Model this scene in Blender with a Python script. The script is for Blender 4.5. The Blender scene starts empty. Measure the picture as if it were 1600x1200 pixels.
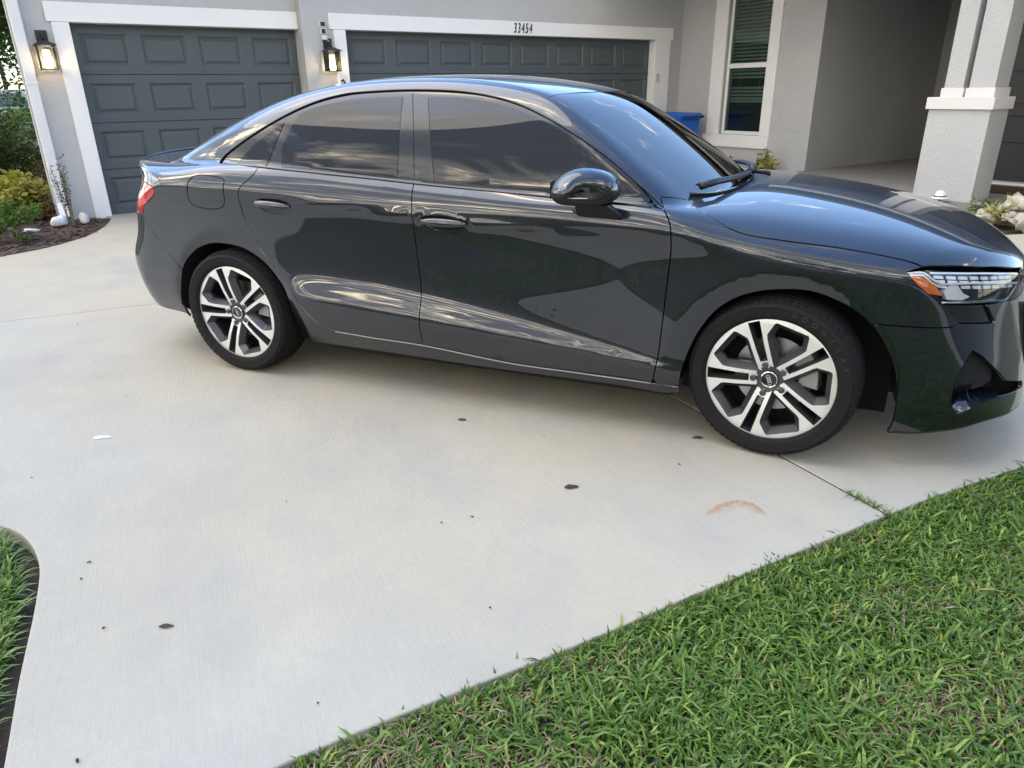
import bpy, bmesh, math, random
import numpy as np
from mathutils import Matrix, Vector
from mathutils.geometry import delaunay_2d_cdt
R = math.radians
rng = np.random.default_rng(7)
random.seed(7)
scene = bpy.context.scene
C = scene.collection

# ------------------------------------------------------------------ camera
cam = bpy.data.cameras.new('camera'); cam_o = bpy.data.objects.new('camera', cam); C.objects.link(cam_o)
cam.sensor_width = 36.0; cam.sensor_fit = 'HORIZONTAL'; cam.lens = 36.0 * 1112.3 / 1600; cam.clip_start = .05; cam.clip_end = 800
def cam_matrix(pos, yaw, pitch, roll):
    f = Vector((math.cos(yaw) * math.cos(pitch), math.sin(yaw) * math.cos(pitch), -math.sin(pitch)))
    r = Vector((math.sin(yaw), -math.cos(yaw), 0)); u = r.cross(f)
    r2 = r * math.cos(roll) + u * math.sin(roll); u2 = -r * math.sin(roll) + u * math.cos(roll)
    m = Matrix((r2, u2, -f)).transposed().to_4x4(); m.translation = pos
    return m
cam_o.matrix_world = cam_matrix(Vector((1.392, -3.590, 1.365)), R(113.143), R(22.404), R(-.90))
scene.camera = cam_o

# ------------------------------------------------------------------ sky and sun
SUN_EL, SUN_AZ = R(62), math.atan2(-.09, -1.0)       # direction towards the sun: veiled by cloud, to the left along the house
world = bpy.data.worlds.new('World'); scene.world = world; world.use_nodes = True
wn, wl = world.node_tree.nodes, world.node_tree.links
wn.clear()
w_out = wn.new('ShaderNodeOutputWorld'); w_bg = wn.new('ShaderNodeBackground')
sky = wn.new('ShaderNodeTexSky'); sky.sky_type = 'NISHITA'; sky.sun_disc = False
sky.sun_elevation = SUN_EL; sky.sun_rotation = math.pi / 2 - SUN_AZ
sky.air_density = 1.1; sky.dust_density = .2; sky.ozone_density = 3.0
# broken cloud deck: noise on a flat layer seen in perspective
tc = wn.new('ShaderNodeTexCoord'); sep = wn.new('ShaderNodeSeparateXYZ'); wl.new(tc.outputs['Generated'], sep.inputs[0])
def wmath(op, a, b=None, clamp=False):
    n = wn.new('ShaderNodeMath'); n.operation = op; n.use_clamp = clamp
    for i, v in enumerate((a, b)):
        if v is None: continue
        if isinstance(v, (int, float)): n.inputs[i].default_value = v
        else: wl.new(v, n.inputs[i])
    return n.outputs[0]
zc = wmath('ADD', wmath('MAXIMUM', sep.outputs[2], 0.0), .10)
comb = wn.new('ShaderNodeCombineXYZ')
wl.new(wmath('DIVIDE', sep.outputs[0], zc), comb.inputs[0]); wl.new(wmath('DIVIDE', sep.outputs[1], zc), comb.inputs[1])
def wnoise(scale, detail, rough, dist=0.0, off=(0, 0, 0), stretch=(1, 1, 1), rot=0.0):
    mp = wn.new('ShaderNodeMapping'); mp.inputs['Location'].default_value = off; mp.inputs['Scale'].default_value = stretch
    mp.inputs['Rotation'].default_value = (0, 0, rot)
    wl.new(comb.outputs[0], mp.inputs[0])
    n = wn.new('ShaderNodeTexNoise'); n.inputs['Scale'].default_value = scale; n.inputs['Detail'].default_value = detail
    n.inputs['Roughness'].default_value = rough; n.inputs['Distortion'].default_value = dist
    wl.new(mp.outputs[0], n.inputs['Vector']); return n.outputs[0]
def wramp(v, a, b):
    n = wn.new('ShaderNodeMapRange'); n.interpolation_type = 'SMOOTHSTEP'
    n.inputs['From Min'].default_value = a; n.inputs['From Max'].default_value = b; wl.new(v, n.inputs['Value']); return n.outputs[0]
bank = wmath('ADD', wmath('MULTIPLY', sep.outputs[0], -.055), wmath('MULTIPLY', sep.outputs[1], -.21))     # the cloud bank lies beyond the street, clear blue over the house
bank = wmath('ADD', bank, wmath('MULTIPLY', wmath('SUBTRACT', .5, sep.outputs[2]), .10))
cover = wramp(wmath('ADD', wnoise(.8, 8, .62, .6, (3.1, 1.7, 0), (1, 1.6, 1), .55), bank), .46, .60)
tn = wnoise(1.5, 7, .62, .8, (8.0, 2.2, 0), (1, 1.8, 1), .75)
cloud_col = wn.new('ShaderNodeMix'); cloud_col.data_type = 'RGBA'
cloud_col.inputs['A'].default_value = (27.0, 22.0, 14.5, 1)   # thin, sun-lit cloud
wl.new(wramp(tn, .355, .45), cloud_col.inputs['Factor'])
grey = wn.new('ShaderNodeMix'); grey.data_type = 'RGBA'
grey.inputs['A'].default_value = (5.7, 5.5, 5.2, 1); grey.inputs['B'].default_value = (1.5, 1.7, 2.1, 1)      # pale and thick grey cloud
wl.new(wramp(tn, .40, .55), grey.inputs['Factor']); wl.new(grey.outputs['Result'], cloud_col.inputs['B'])
skymix = wn.new('ShaderNodeMix'); skymix.data_type = 'RGBA'
wl.new(cover, skymix.inputs['Factor']); wl.new(sky.outputs[0], skymix.inputs['A']); wl.new(cloud_col.outputs['Result'], skymix.inputs['B'])
wl.new(skymix.outputs['Result'], w_bg.inputs[0]); w_bg.inputs[1].default_value = .15
wl.new(w_bg.outputs[0], w_out.inputs[0])
sun = bpy.data.lights.new('sun', 'SUN'); sun.energy = .6; sun.angle = R(60); sun.color = (1.0, .90, .76)
sun_o = bpy.data.objects.new('sun', sun); C.objects.link(sun_o)
sdir = Vector((math.cos(SUN_EL) * math.cos(SUN_AZ), math.cos(SUN_EL) * math.sin(SUN_AZ), math.sin(SUN_EL)))
sun_o.rotation_euler = (-sdir).to_track_quat('-Z', 'Y').to_euler(); sun_o.location = sdir * 30
vs = scene.view_settings; vs.view_transform = 'Standard'; vs.look = 'None'; vs.gamma = 1; vs.exposure = 1.93; vs.use_curve_mapping = False
scene.cycles.use_denoising = True
scene.cycles.max_bounces = 10; scene.cycles.transparent_max_bounces = 12; scene.cycles.sample_clamp_indirect = 6

# ------------------------------------------------------------------ helpers
def link(o, parent=None):
    C.objects.link(o)
    if parent is not None: o.parent = parent
    return o
def tag(o, label=None, cat=None, group=None, kind=None):
    if label: o['label'] = label
    if cat: o['category'] = cat
    if group: o['group'] = group
    if kind: o['kind'] = kind
    return o
def empty(name, loc=(0, 0, 0), rz=0.0, parent=None):
    o = bpy.data.objects.new(name, None); o.empty_display_size = .1; o.location = loc; o.rotation_euler = (0, 0, rz)
    return link(o, parent)
def mesh_obj(name, verts, faces, mat, parent=None, smooth=False, normals=None):
    me = bpy.data.meshes.new(name); me.from_pydata([tuple(map(float, v)) for v in verts], [], [tuple(map(int, f)) for f in faces]); me.update()
    if mat is not None:
        for m in (mat if isinstance(mat, (list, tuple)) else [mat]): me.materials.append(m)
    if smooth or normals is not None: me.polygons.foreach_set('use_smooth', [True] * len(me.polygons))
    if normals is not None: me.normals_split_custom_set_from_vertices([tuple(map(float, n)) for n in normals])
    return link(bpy.data.objects.new(name, me), parent)
class MB:
    """collects simple solids into one mesh"""
    def __init__(s): s.v = []; s.f = []
    def add(s, v, f):
        b = len(s.v); s.v += [tuple(map(float, p)) for p in v]; s.f += [tuple(b + i for i in q) for q in f]; return s
    def box(s, x0, x1, y0, y1, z0, z1):
        v = [(x0, y0, z0), (x1, y0, z0), (x1, y1, z0), (x0, y1, z0), (x0, y0, z1), (x1, y0, z1), (x1, y1, z1), (x0, y1, z1)]
        return s.add(v, [(0, 3, 2, 1), (4, 5, 6, 7), (0, 1, 5, 4), (1, 2, 6, 5), (2, 3, 7, 6), (3, 0, 4, 7)])
    def tube(s, pts, rad, n=8, caps=True):
        pts = [Vector(p) for p in pts]; rad = rad if isinstance(rad, (list, tuple)) else [rad] * len(pts)
        rings = []; up = Vector((0, 0, 1))
        for i, p in enumerate(pts):
            d = (pts[min(i + 1, len(pts) - 1)] - pts[max(i - 1, 0)]).normalized()
            a = d.cross(up)
            if a.length < 1e-3: a = d.cross(Vector((1, 0, 0)))
            a.normalize(); b = d.cross(a)
            rings.append([p + (a * math.cos(t) + b * math.sin(t)) * rad[i] for t in [2 * math.pi * k / n for k in range(n)]])
        v = [q for r_ in rings for q in r_]; f = []
        for i in range(len(pts) - 1):
            for k in range(n):
                f.append((i * n + k, i * n + (k + 1) % n, (i + 1) * n + (k + 1) % n, (i + 1) * n + k))
        if caps: f.append(tuple(range(n))[::-1]); f.append(tuple((len(pts) - 1) * n + k for k in range(n)))
        return s.add(v, f)
    def lathe(s, prof, n=24, axis='z', center=(0, 0, 0), closed=False):
        v = []; f = []; m = len(prof)
        for k in range(n):
            t = 2 * math.pi * k / n; c_, s_ = math.cos(t), math.sin(t)
            for r_, h in prof:
                p = (r_ * c_, r_ * s_, h) if axis == 'z' else (r_ * c_, h, r_ * s_)
                v.append((p[0] + center[0], p[1] + center[1], p[2] + center[2]))
        for k in range(n):
            k2 = (k + 1) % n
            for i in range(m if closed else m - 1):
                j = (i + 1) % m
                f.append((k * m + i, k2 * m + i, k2 * m + j, k * m + j) if axis == 'z' else (k * m + i, k * m + j, k2 * m + j, k2 * m + i))
        return s.add(v, f)
    def build(s, name, mat, parent=None, smooth=False, bevel=0.0, seg=2):
        o = mesh_obj(name, s.v, s.f, mat, parent, smooth)
        if bevel:
            m = o.modifiers.new('edge', 'BEVEL'); m.width = bevel; m.segments = seg; m.limit_method = 'ANGLE'; m.angle_limit = R(35)
        return o
def smooth_by_angle(o, ang=40):
    me = o.data; me.polygons.foreach_set('use_smooth', [True] * len(me.polygons))
    bm = bmesh.new(); bm.from_mesh(me); a = R(ang)
    for e in bm.edges:
        e.smooth = len(e.link_faces) == 2 and e.calc_face_angle(9) < a
    bm.to_mesh(me); bm.free(); return o
def text_mesh(ch, size, shear=0.0, depth=0.0):
    cu = bpy.data.curves.new('t', 'FONT'); cu.body = ch; cu.size = size; cu.shear = shear; cu.extrude = depth; cu.align_x = 'CENTER'
    o = bpy.data.objects.new('t', cu); C.objects.link(o); dg = bpy.context.evaluated_depsgraph_get(); dg.update()
    me = bpy.data.meshes.new_from_object(o.evaluated_get(dg)); bpy.data.objects.remove(o); bpy.data.curves.remove(cu)
    return me

# ------------------------------------------------------------------ materials
MATS = {}
def mat(name, col, rough=.5, metal=0.0, spec=.5, coat=0.0, coat_rough=.03, trans=0.0, alpha=1.0, emis=None, estr=0.0, bump=None, var=None, ior=1.5, extra=None):
    """principled material; bump=(scale, strength, distance, detail), var=(scale, amount, colour2)"""
    m = bpy.data.materials.new(name); m.use_nodes = True; nt = m.node_tree; b = nt.nodes['Principled BSDF']
    b.inputs['Base Color'].default_value = (*col, 1); b.inputs['Roughness'].default_value = rough; b.inputs['Metallic'].default_value = metal
    b.inputs['Specular IOR Level'].default_value = spec; b.inputs['IOR'].default_value = ior
    b.inputs['Coat Weight'].default_value = coat; b.inputs['Coat Roughness'].default_value = coat_rough
    b.inputs['Transmission Weight'].default_value = trans; b.inputs['Alpha'].default_value = alpha
    if emis: b.inputs['Emission Color'].default_value = (*emis, 1); b.inputs['Emission Strength'].default_value = estr
    t = nt.nodes.new('ShaderNodeTexCoord')
    def noise(sc, det, ro=.55):
        n = nt.nodes.new('ShaderNodeTexNoise'); n.inputs['Scale'].default_value = sc; n.inputs['Detail'].default_value = det; n.inputs['Roughness'].default_value = ro
        nt.links.new(t.outputs['Object'], n.inputs['Vector']); return n
    if var:
        n = noise(var[0], 4); mx = nt.nodes.new('ShaderNodeMix'); mx.data_type = 'RGBA'
        mr = nt.nodes.new('ShaderNodeMapRange'); mr.inputs['From Min'].default_value = .3; mr.inputs['From Max'].default_value = .7
        mr.inputs['To Max'].default_value = var[1]; nt.links.new(n.outputs[0], mr.inputs['Value'])
        mx.inputs['A'].default_value = (*col, 1); mx.inputs['B'].default_value = (*var[2], 1)
        nt.links.new(mr.outputs[0], mx.inputs['Factor']); nt.links.new(mx.outputs['Result'], b.inputs['Base Color'])
    if bump:
        n = noise(bump[0], bump[3] if len(bump) > 3 else 3); bp = nt.nodes.new('ShaderNodeBump')
        bp.inputs['Strength'].default_value = bump[1]; bp.inputs['Distance'].default_value = bump[2]
        nt.links.new(n.outputs[0], bp.inputs['Height']); nt.links.new(bp.outputs[0], b.inputs['Normal'])
    MATS[name] = m; return m
def leaf_mat(name, c1, c2, c3=None, rough=.45, trans=.25):
    """foliage: colour varies per leaf (random per island), light passes through"""
    m = bpy.data.materials.new(name); m.use_nodes = True; nt = m.node_tree; b = nt.nodes['Principled BSDF']
    g = nt.nodes.new('ShaderNodeNewGeometry'); r_ = nt.nodes.new('ShaderNodeValToRGB')
    r_.color_ramp.elements[0].color = (*c1, 1); r_.color_ramp.elements[1].color = (*c2, 1)
    if c3: e = r_.color_ramp.elements.new(.86); e.color = (*c2, 1); r_.color_ramp.elements[-1].color = (*c3, 1)
    nt.links.new(g.outputs['Random Per Island'], r_.inputs[0]); nt.links.new(r_.outputs[0], b.inputs['Base Color'])
    b.inputs['Roughness'].default_value = rough; b.inputs['Specular IOR Level'].default_value = .35
    tr = nt.nodes.new('ShaderNodeBsdfTranslucent'); nt.links.new(r_.outputs[0], tr.inputs[0])
    mx = nt.nodes.new('ShaderNodeMixShader'); mx.inputs[0].default_value = trans
    nt.links.new(b.outputs[0], mx.inputs[1]); nt.links.new(tr.outputs[0], mx.inputs[2])
    nt.links.new(mx.outputs[0], nt.nodes['Material Output'].inputs[0]); MATS[name] = m; return m
def glass_mat(name, tint, refl_rough=0.0, ior=1.5, block=0.0):
    """sheet glass: fresnel mirror over a tinted see-through layer"""
    m = bpy.data.materials.new(name); m.use_nodes = True; nt = m.node_tree; nt.nodes.remove(nt.nodes['Principled BSDF'])
    fr = nt.nodes.new('ShaderNodeFresnel'); fr.inputs[0].default_value = ior
    gl = nt.nodes.new('ShaderNodeBsdfGlossy'); gl.inputs['Roughness'].default_value = refl_rough
    tr = nt.nodes.new('ShaderNodeBsdfTransparent'); tr.inputs[0].default_value = (*tint, 1)
    mx = nt.nodes.new('ShaderNodeMixShader'); nt.links.new(fr.outputs[0], mx.inputs[0])
    nt.links.new(tr.outputs[0], mx.inputs[1]); nt.links.new(gl.outputs[0], mx.inputs[2])
    nt.links.new(mx.outputs[0], nt.nodes['Material Output'].inputs[0]); MATS[name] = m; return m

# ================================================================== THE HOUSE (local axes: x along the garage front, y into the house, z up)
mat('stucco', (.49, .495, .495), .9, spec=.2, bump=(55, 1.0, .010, 5), var=(1.3, .6, (.44, .445, .446)))
mat('stucco_white', (.66, .65, .63), .85, spec=.25, bump=(95, .4, .004, 4))
mat('trim_white', (.80, .80, .79), .55, spec=.35, bump=(220, .12, .002, 2), var=(3, .35, (.75, .75, .74)))
mat('door_slate', (.076, .092, .101), .5, spec=.4, bump=(260, .12, .0015, 2), var=(2.2, .5, (.064, .080, .088)))
mat('rubber_black', (.012, .012, .013), .7)
mat('entry_dark', (.022, .024, .028), .35, spec=.5, bump=(60, .1, .002))
mat('porch_floor', (.27, .26, .24), .85, bump=(70, .3, .003), var=(4, .5, (.23, .22, .20)))
mat('doormat', (.06, .032, .02), .95, bump=(300, .6, .004))
mat('window_white', (.78, .78, .76), .4)
mat('blind_white', (.80, .82, .80), .55)
mat('room_dark', (.05, .055, .055), .9)
mat('roof_shingle', (.10, .095, .09), .9, bump=(40, .6, .01))
mat('metal_white', (.70, .71, .72), .4, spec=.5)
mat('lantern_black', (.012, .013, .015), .45, bump=(160, .2, .001))
mat('plastic_white', (.72, .72, .71), .35)
mat('plastic_black', (.012, .012, .014), .3)
mat('keypad_beige', (.50, .46, .39), .5)
mat('number_black', (.010, .012, .016), .45)
glass_mat('window_glass', (.62, .70, .66), ior=1.5)
glass_mat('lantern_glass', (.93, .95, .96), ior=1.45)
PH = R(57); GO = Vector((-6.684, 2.748, 0))
HM = Matrix.Translation(GO) @ Matrix.Rotation(PH, 4, 'Z')
def hw(s, y, z): return HM @ Vector((s, y, z))
house = empty('house', GO, PH)
tag(house, 'grey stucco house with white trim, two slate grey garage doors and a porch', 'house')
WT = 3.15
Y2 = -.16; SC = 9.65; YK = -3.015
# walls (each solid a part)
MB().box(-.57, -.002, 0, .30, -.1, WT).build('wall', MATS['stucco'], house)                        # left of the single door
MB().box(-.002, 2.63, 0, .30, 2.145, WT).build('wall', MATS['stucco'], house)                       # above it
w2 = MB(); w2.box(2.63, 3.215, Y2, .30, -.1, WT); w2.box(3.215, 8.985, Y2, .30, 2.15, WT); w2.box(8.985, SC + .02, Y2, .30, -.1, WT)
w2.build('wall', MATS['stucco'], house)
w3 = MB(); X0, X1 = SC, SC + .22                                                                     # wing wall with the window
w3.box(X0, X1, -1.20, Y2 - .0005, -.1, WT); w3.box(X0, X1, -2.075, -1.20, -.1, .60); w3.box(X0, X1, -2.075, -1.20, 2.78, WT); w3.box(X0, X1, YK, -2.075, -.1, WT)
w3.build('wall', MATS['stucco'], house)
SE = 10.2
MB().box(X1, 13.2, YK, YK + .22, -.1, WT).build('wall', MATS['stucco'], house)                       # wall running back into the porch
MB().box(13.2, 13.4, -8.4, YK + .22, -.1, WT).build('wall', MATS['stucco'], house)                   # far end of the porch
MB().box(SE, SE + .2, -8.4, -5.18, 2.5, WT).build('wall', MATS['stucco'], house)                     # above the front door
MB().box(-.22, .0, .30, 9.0, -.1, WT).build('wall', MATS['stucco'], house)                         # left flank of the house
# roof above the eaves: it shades the fronts
def prism(pts, z0, z1):
    n = len(pts); v = [(x, y, z0) for x, y in pts] + [(x, y, z1) for x, y in pts]
    return v, [tuple(range(n))[::-1], tuple(range(n, 2 * n))] + [(i, (i + 1) % n, n + (i + 1) % n, n + i) for i in range(n)]
rf = MB(); rf.add(*prism([(-1.0, -.50), (9.2, -.50), (9.2, -3.4), (7.75, -3.4), (7.75, -8.9), (14, -8.9), (14, 9.4), (-1.0, 9.4)], WT, WT + .18))
rf.add([(-1.0, -.5, WT + .18), (14, -.5, WT + .18), (14, 9.4, WT + .18), (-1.0, 9.4, WT + .18), (2.5, 4.4, WT + 2.2), (10.5, 4.4, WT + 2.2)], [(0, 1, 5, 4), (1, 2, 5), (2, 3, 4, 5), (3, 0, 4)])
rf.add([(7.75, -8.9, WT + .18), (14, -8.9, WT + .18), (14, -.5, WT + .18), (7.75, -.5, WT + .18), (10.8, -4.2, WT + 1.2), (10.8, 2.0, WT + 1.3)], [(0, 1, 4), (1, 2, 5, 4), (3, 0, 4, 5)])
rf.build('roof', MATS['roof_shingle'], house)
MB().box(X1 - .1, 13.199, -8.4, YK - .001, 2.72, 2.90).box(7.98, X1 - .1005, -8.4, -3.75, 2.72, 2.90).build('porch_ceiling', MATS['stucco'], house)
# white trim boards
def board(name, *b): return MB().box(*b).build(name, MATS['trim_white'], house, bevel=.004)
h1 = board('door_header', -.215, 2.628, -.030, .14, 2.15, 2.352)
board('door_casing', -.176, 0.0, -.026, .14, -.02, 2.148)
h2 = board('door_header', 3.0, 9.40, Y2 - .030, Y2 + .15, 2.152, 2.345)
board('door_casing', 3.05, 3.22, Y2 - .026, Y2 + .15, -.02, 2.150)
board('door_casing', 8.98, 9.345, Y2 - .026, Y2 + .15, -.02, 2.150)
# house number, each digit screwed to the header
for i, ch in enumerate('33454'):
    me = text_mesh(ch, .20, .20, .004); me.materials.append(MATS['number_black'])
    o = link(bpy.data.objects.new('house_digit', me), h2); o.scale = (.55, 1, 1); o.rotation_euler = (R(90), 0, 0); o.location = (5.97 + i * .073, Y2 - .038, 2.185)
# sectional garage doors
def panel_mesh(w, h):
    def ring(d, y): return [(d, y, d), (w - d, y, d), (w - d, y, h - d), (d, y, h - d)]
    rings = [ring(0, 0), ring(.026, .020), ring(.034, .020), ring(.060, .004), ring(.064, .003)]
    v = [p for r_ in rings for p in r_]; f = []
    for i in range(len(rings) - 1):
        for k in range(4): f.append((4 * i + k, 4 * i + (k + 1) % 4, 4 * i + 4 + (k + 1) % 4, 4 * i + 4 + k))
    b = 4 * (len(rings) - 1); f.append((b, b + 1, b + 2, b + 3))
    me = bpy.data.meshes.new('raised_panel'); me.from_pydata(v, [], f); me.materials.append(MATS['door_slate']); me.update(); return me
def garage_door(x0, x1, yd, zt, ncol, nrow=4):
    root = MB().box(x0 - .03, x1 + .03, yd + .045, yd + .06, -.01, zt + .08).build('garage_door', MATS['door_slate'], house)
    hs = zt / nrow; gap = .0022; cw = (x1 - x0) / ncol; mx, mz = .075, .095; pw, phh = cw - 2 * mx, hs - 2 * mz
    pm = panel_mesh(pw, phh)
    for r_ in range(nrow):
        z0, z1 = r_ * hs + gap, (r_ + 1) * hs - gap
        mb = MB(); xs = [x0]; zs_ = [z0, r_ * hs + mz, (r_ + 1) * hs - mz, z1]
        for c_ in range(ncol): xs += [x0 + c_ * cw + mx, x0 + (c_ + 1) * cw - mx]
        xs.append(x1)
        v = [(x, yd, z) for z in zs_ for x in xs]; n = len(xs); f = []
        for j in range(3):
            for i in range(n - 1):
                if j == 1 and i % 2 == 1: continue
                f.append((j * n + i, j * n + i + 1, (j + 1) * n + i + 1, (j + 1) * n + i))
        mb.add(v, f)
        mb.add([(x0, yd, z0), (x1, yd, z0), (x1, yd + .04, z0 - .001), (x0, yd + .04, z0 - .001)], [(0, 3, 2, 1)])
        mb.add([(x0, yd, z1), (x1, yd, z1), (x1, yd + .04, z1 + .001), (x0, yd + .04, z1 + .001)], [(0, 1, 2, 3)])
        # moulded ridge along the section's foot
        mb.add([(x0, yd, z0 + .030), (x1, yd, z0 + .030), (x1, yd - .006, z0 + .024), (x0, yd - .006, z0 + .024), (x1, yd - .006, z0 + .004), (x0, yd - .006, z0 + .004), (x1, yd, z0), (x0, yd, z0)], [(3, 2, 1, 0), (5, 4, 2, 3), (7, 6, 4, 5)])
        mb.build('door_section', MATS['door_slate'], root)
        for c_ in range(ncol):
            o = link(bpy.data.objects.new('raised_panel', pm), root); o.location = (x0 + c_ * cw + mx, yd, r_ * hs + mz)
    MB().box(x0, x1, yd - .004, yd + .03, -.006, .012).build('bottom_seal', MATS['rubber_black'], root)
    return root
g1 = garage_door(.004, 2.625, .125, 2.145, 4); g1['label'] = 'single slate grey garage door of four panels across'
g2 = garage_door(3.225, 8.975, -.03, 2.15, 8); g2['label'] = 'wide slate grey garage door of eight panels across'
# window of the wing
win = empty('window', (SC, -1.64, .60), 0, house); win['label'] = 'tall white sash window with half lowered slat blinds'
def wb(name, m, *b, bevel=.004):
    return MB().box(b[0] - SC, b[1] - SC, b[2] + 1.64, b[3] + 1.64, b[4] - .60, b[5] - .60).build(name, MATS[m], win, bevel=bevel)
wb('casing', 'trim_white', SC - .030, SC + .05, -1.20, -.925, .60, 2.95); wb('casing', 'trim_white', SC - .030, SC + .05, -2.275, -2.075, .60, 2.95)
wb('casing', 'trim_white', SC - .034, SC + .05, -2.30, -.90, 2.80, 3.0)
wb('sill', 'trim_white', SC - .050, SC + .05, -2.285, -.865, .395, .598)
for nm, b in (('frame', (SC + .06, SC + .12, -1.245, -1.20, .60, 2.78)), ('frame', (SC + .06, SC + .12, -2.075, -2.030, .60, 2.78)), ('frame', (SC + .06, SC + .12, -2.030, -1.245, .60, .655)), ('meeting_rail', (SC + .045, SC + .12, -2.030, -1.245, 1.66, 1.735))):
    wb(nm, 'window_white', *b)
wb('pane', 'window_glass', SC + .085, SC + .089, -2.030, -1.245, .655, 1.66, bevel=0); wb('pane', 'window_glass', SC + .075, SC + .079, -2.030, -1.245, 1.735, 2.78, bevel=0)
wb('room', 'room_dark', SC + .6, SC + .62, -2.6, -.7, .3, 3.0, bevel=0)
sl = MB(); sl.box(-.030, .030, -.36, .39, -.0014, .0014); slat = sl.build('slat', MATS['blind_white'], win)
slat.rotation_euler = (0, R(-32), 0); slat.location = (.16, 0, .58)
for k in range(1, 40):
    if .58 + k * .056 > 2.15: break
    if k in (4, 5): continue
    o = slat.copy(); link(o, win); o.location = (.16, 0, .58 + k * .056)
wb('blind_rail', 'blind_white', SC + .13, SC + .19, -2.0, -1.25, 1.12, 1.15)
MB().box(.155, .158, -.2, -.197, .56, 2.15).box(.155, .158, .2, .203, .56, 2.15).build('blind_cord', MATS['blind_white'], win)
# porch columns
def pcol(label, s0, s1, y0, y1):
    base = MB().box(s0, s1, y0, y1, -.05, 1.095).build('porch_column', MATS['stucco'], house)
    base['label'] = label
    MB().box(s0 - .03, s1 + .03, y0 - .03, y1 + .03, 1.0955, 1.222).build('column_cap', MATS['stucco_white'], base, bevel=.004)
    for a, b in ((y0 + .035, y0 + .30), (y1 - .305, y1 - .10)):
        MB().box(s0 + .05, s1 - .05, a, b, 1.2225, 2.719).build('post', MATS['stucco'], base)
        MB().box(s0 + .03, s1 - .03, a - .02, b + .02, 1.2225, 1.318).build('post_base', MATS['stucco_white'], base, bevel=.003)
pcol('stucco porch column with a white cap band and paired posts', 8.10, 8.52, -6.27, -5.60)
MB().box(8.15, 13.199, -8.6, -8.401, -.05, 2.9).build('wall', MATS['stucco'], house)                  # unseen end wall added to keep street light out of the porch
MB().box(8.0, 13.199, -8.4, YK - .002, -.1, .105).build('porch_slab', MATS['porch_floor'], house)
MB().box(SE - .2, SE - .001, -8.4, -5.19, .1055, .135).build('threshold', MATS['trim_white'], house, bevel=.003)
fd = MB().box(SE + .02, SE + .07, -8.58, -5.185, .136, 2.498).build('front_door', MATS['entry_dark'], house)
for z in (.62, .95, 1.10, 1.5, 1.9): MB().box(SE + .012, SE + .0198, -8.5, -5.2, z, z + .012).build('door_groove', MATS['rubber_black'], fd)
MB().box(9.05, 9.72, -7.3, -5.5, .1055, .125).build('doormat', MATS['doormat'], house, bevel=.003)
# rain downspout at the left corner
dsp = empty('downspout', hw(-.50, -.05, 0), PH); tag(dsp, 'white metal downspout with an elbow running down the left corner of the house', 'downspout')
MB().box(-.055, .055, -.045, .045, .22, WT).build('pipe', MATS['metal_white'], dsp, bevel=.012)
el = MB(); el.add([(-.055, -.045, .22), (.055, -.045, .22), (.055, .045, .22), (-.055, .045, .22), (-.055, -.20, .07), (.055, -.20, .07), (.055, -.14, .015), (-.055, -.14, .015)], [(0, 1, 5, 4), (1, 2, 6, 5), (2, 3, 7, 6), (3, 0, 4, 7)])
el.build('elbow', MATS['metal_white'], dsp); MB().box(-.05, .05, -.172, -.165, .02, .06).build('outlet', MATS['rubber_black'], dsp).rotation_euler = (0, 0, 0)
MB().box(-.062, .062, -.05, .048, 1.5, 1.535).build('strap', MATS['metal_white'], dsp, bevel=.004)
MB().box(-.062, .062, -.05, .048, .42, .455).build('strap', MATS['metal_white'], dsp, bevel=.004)
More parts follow.
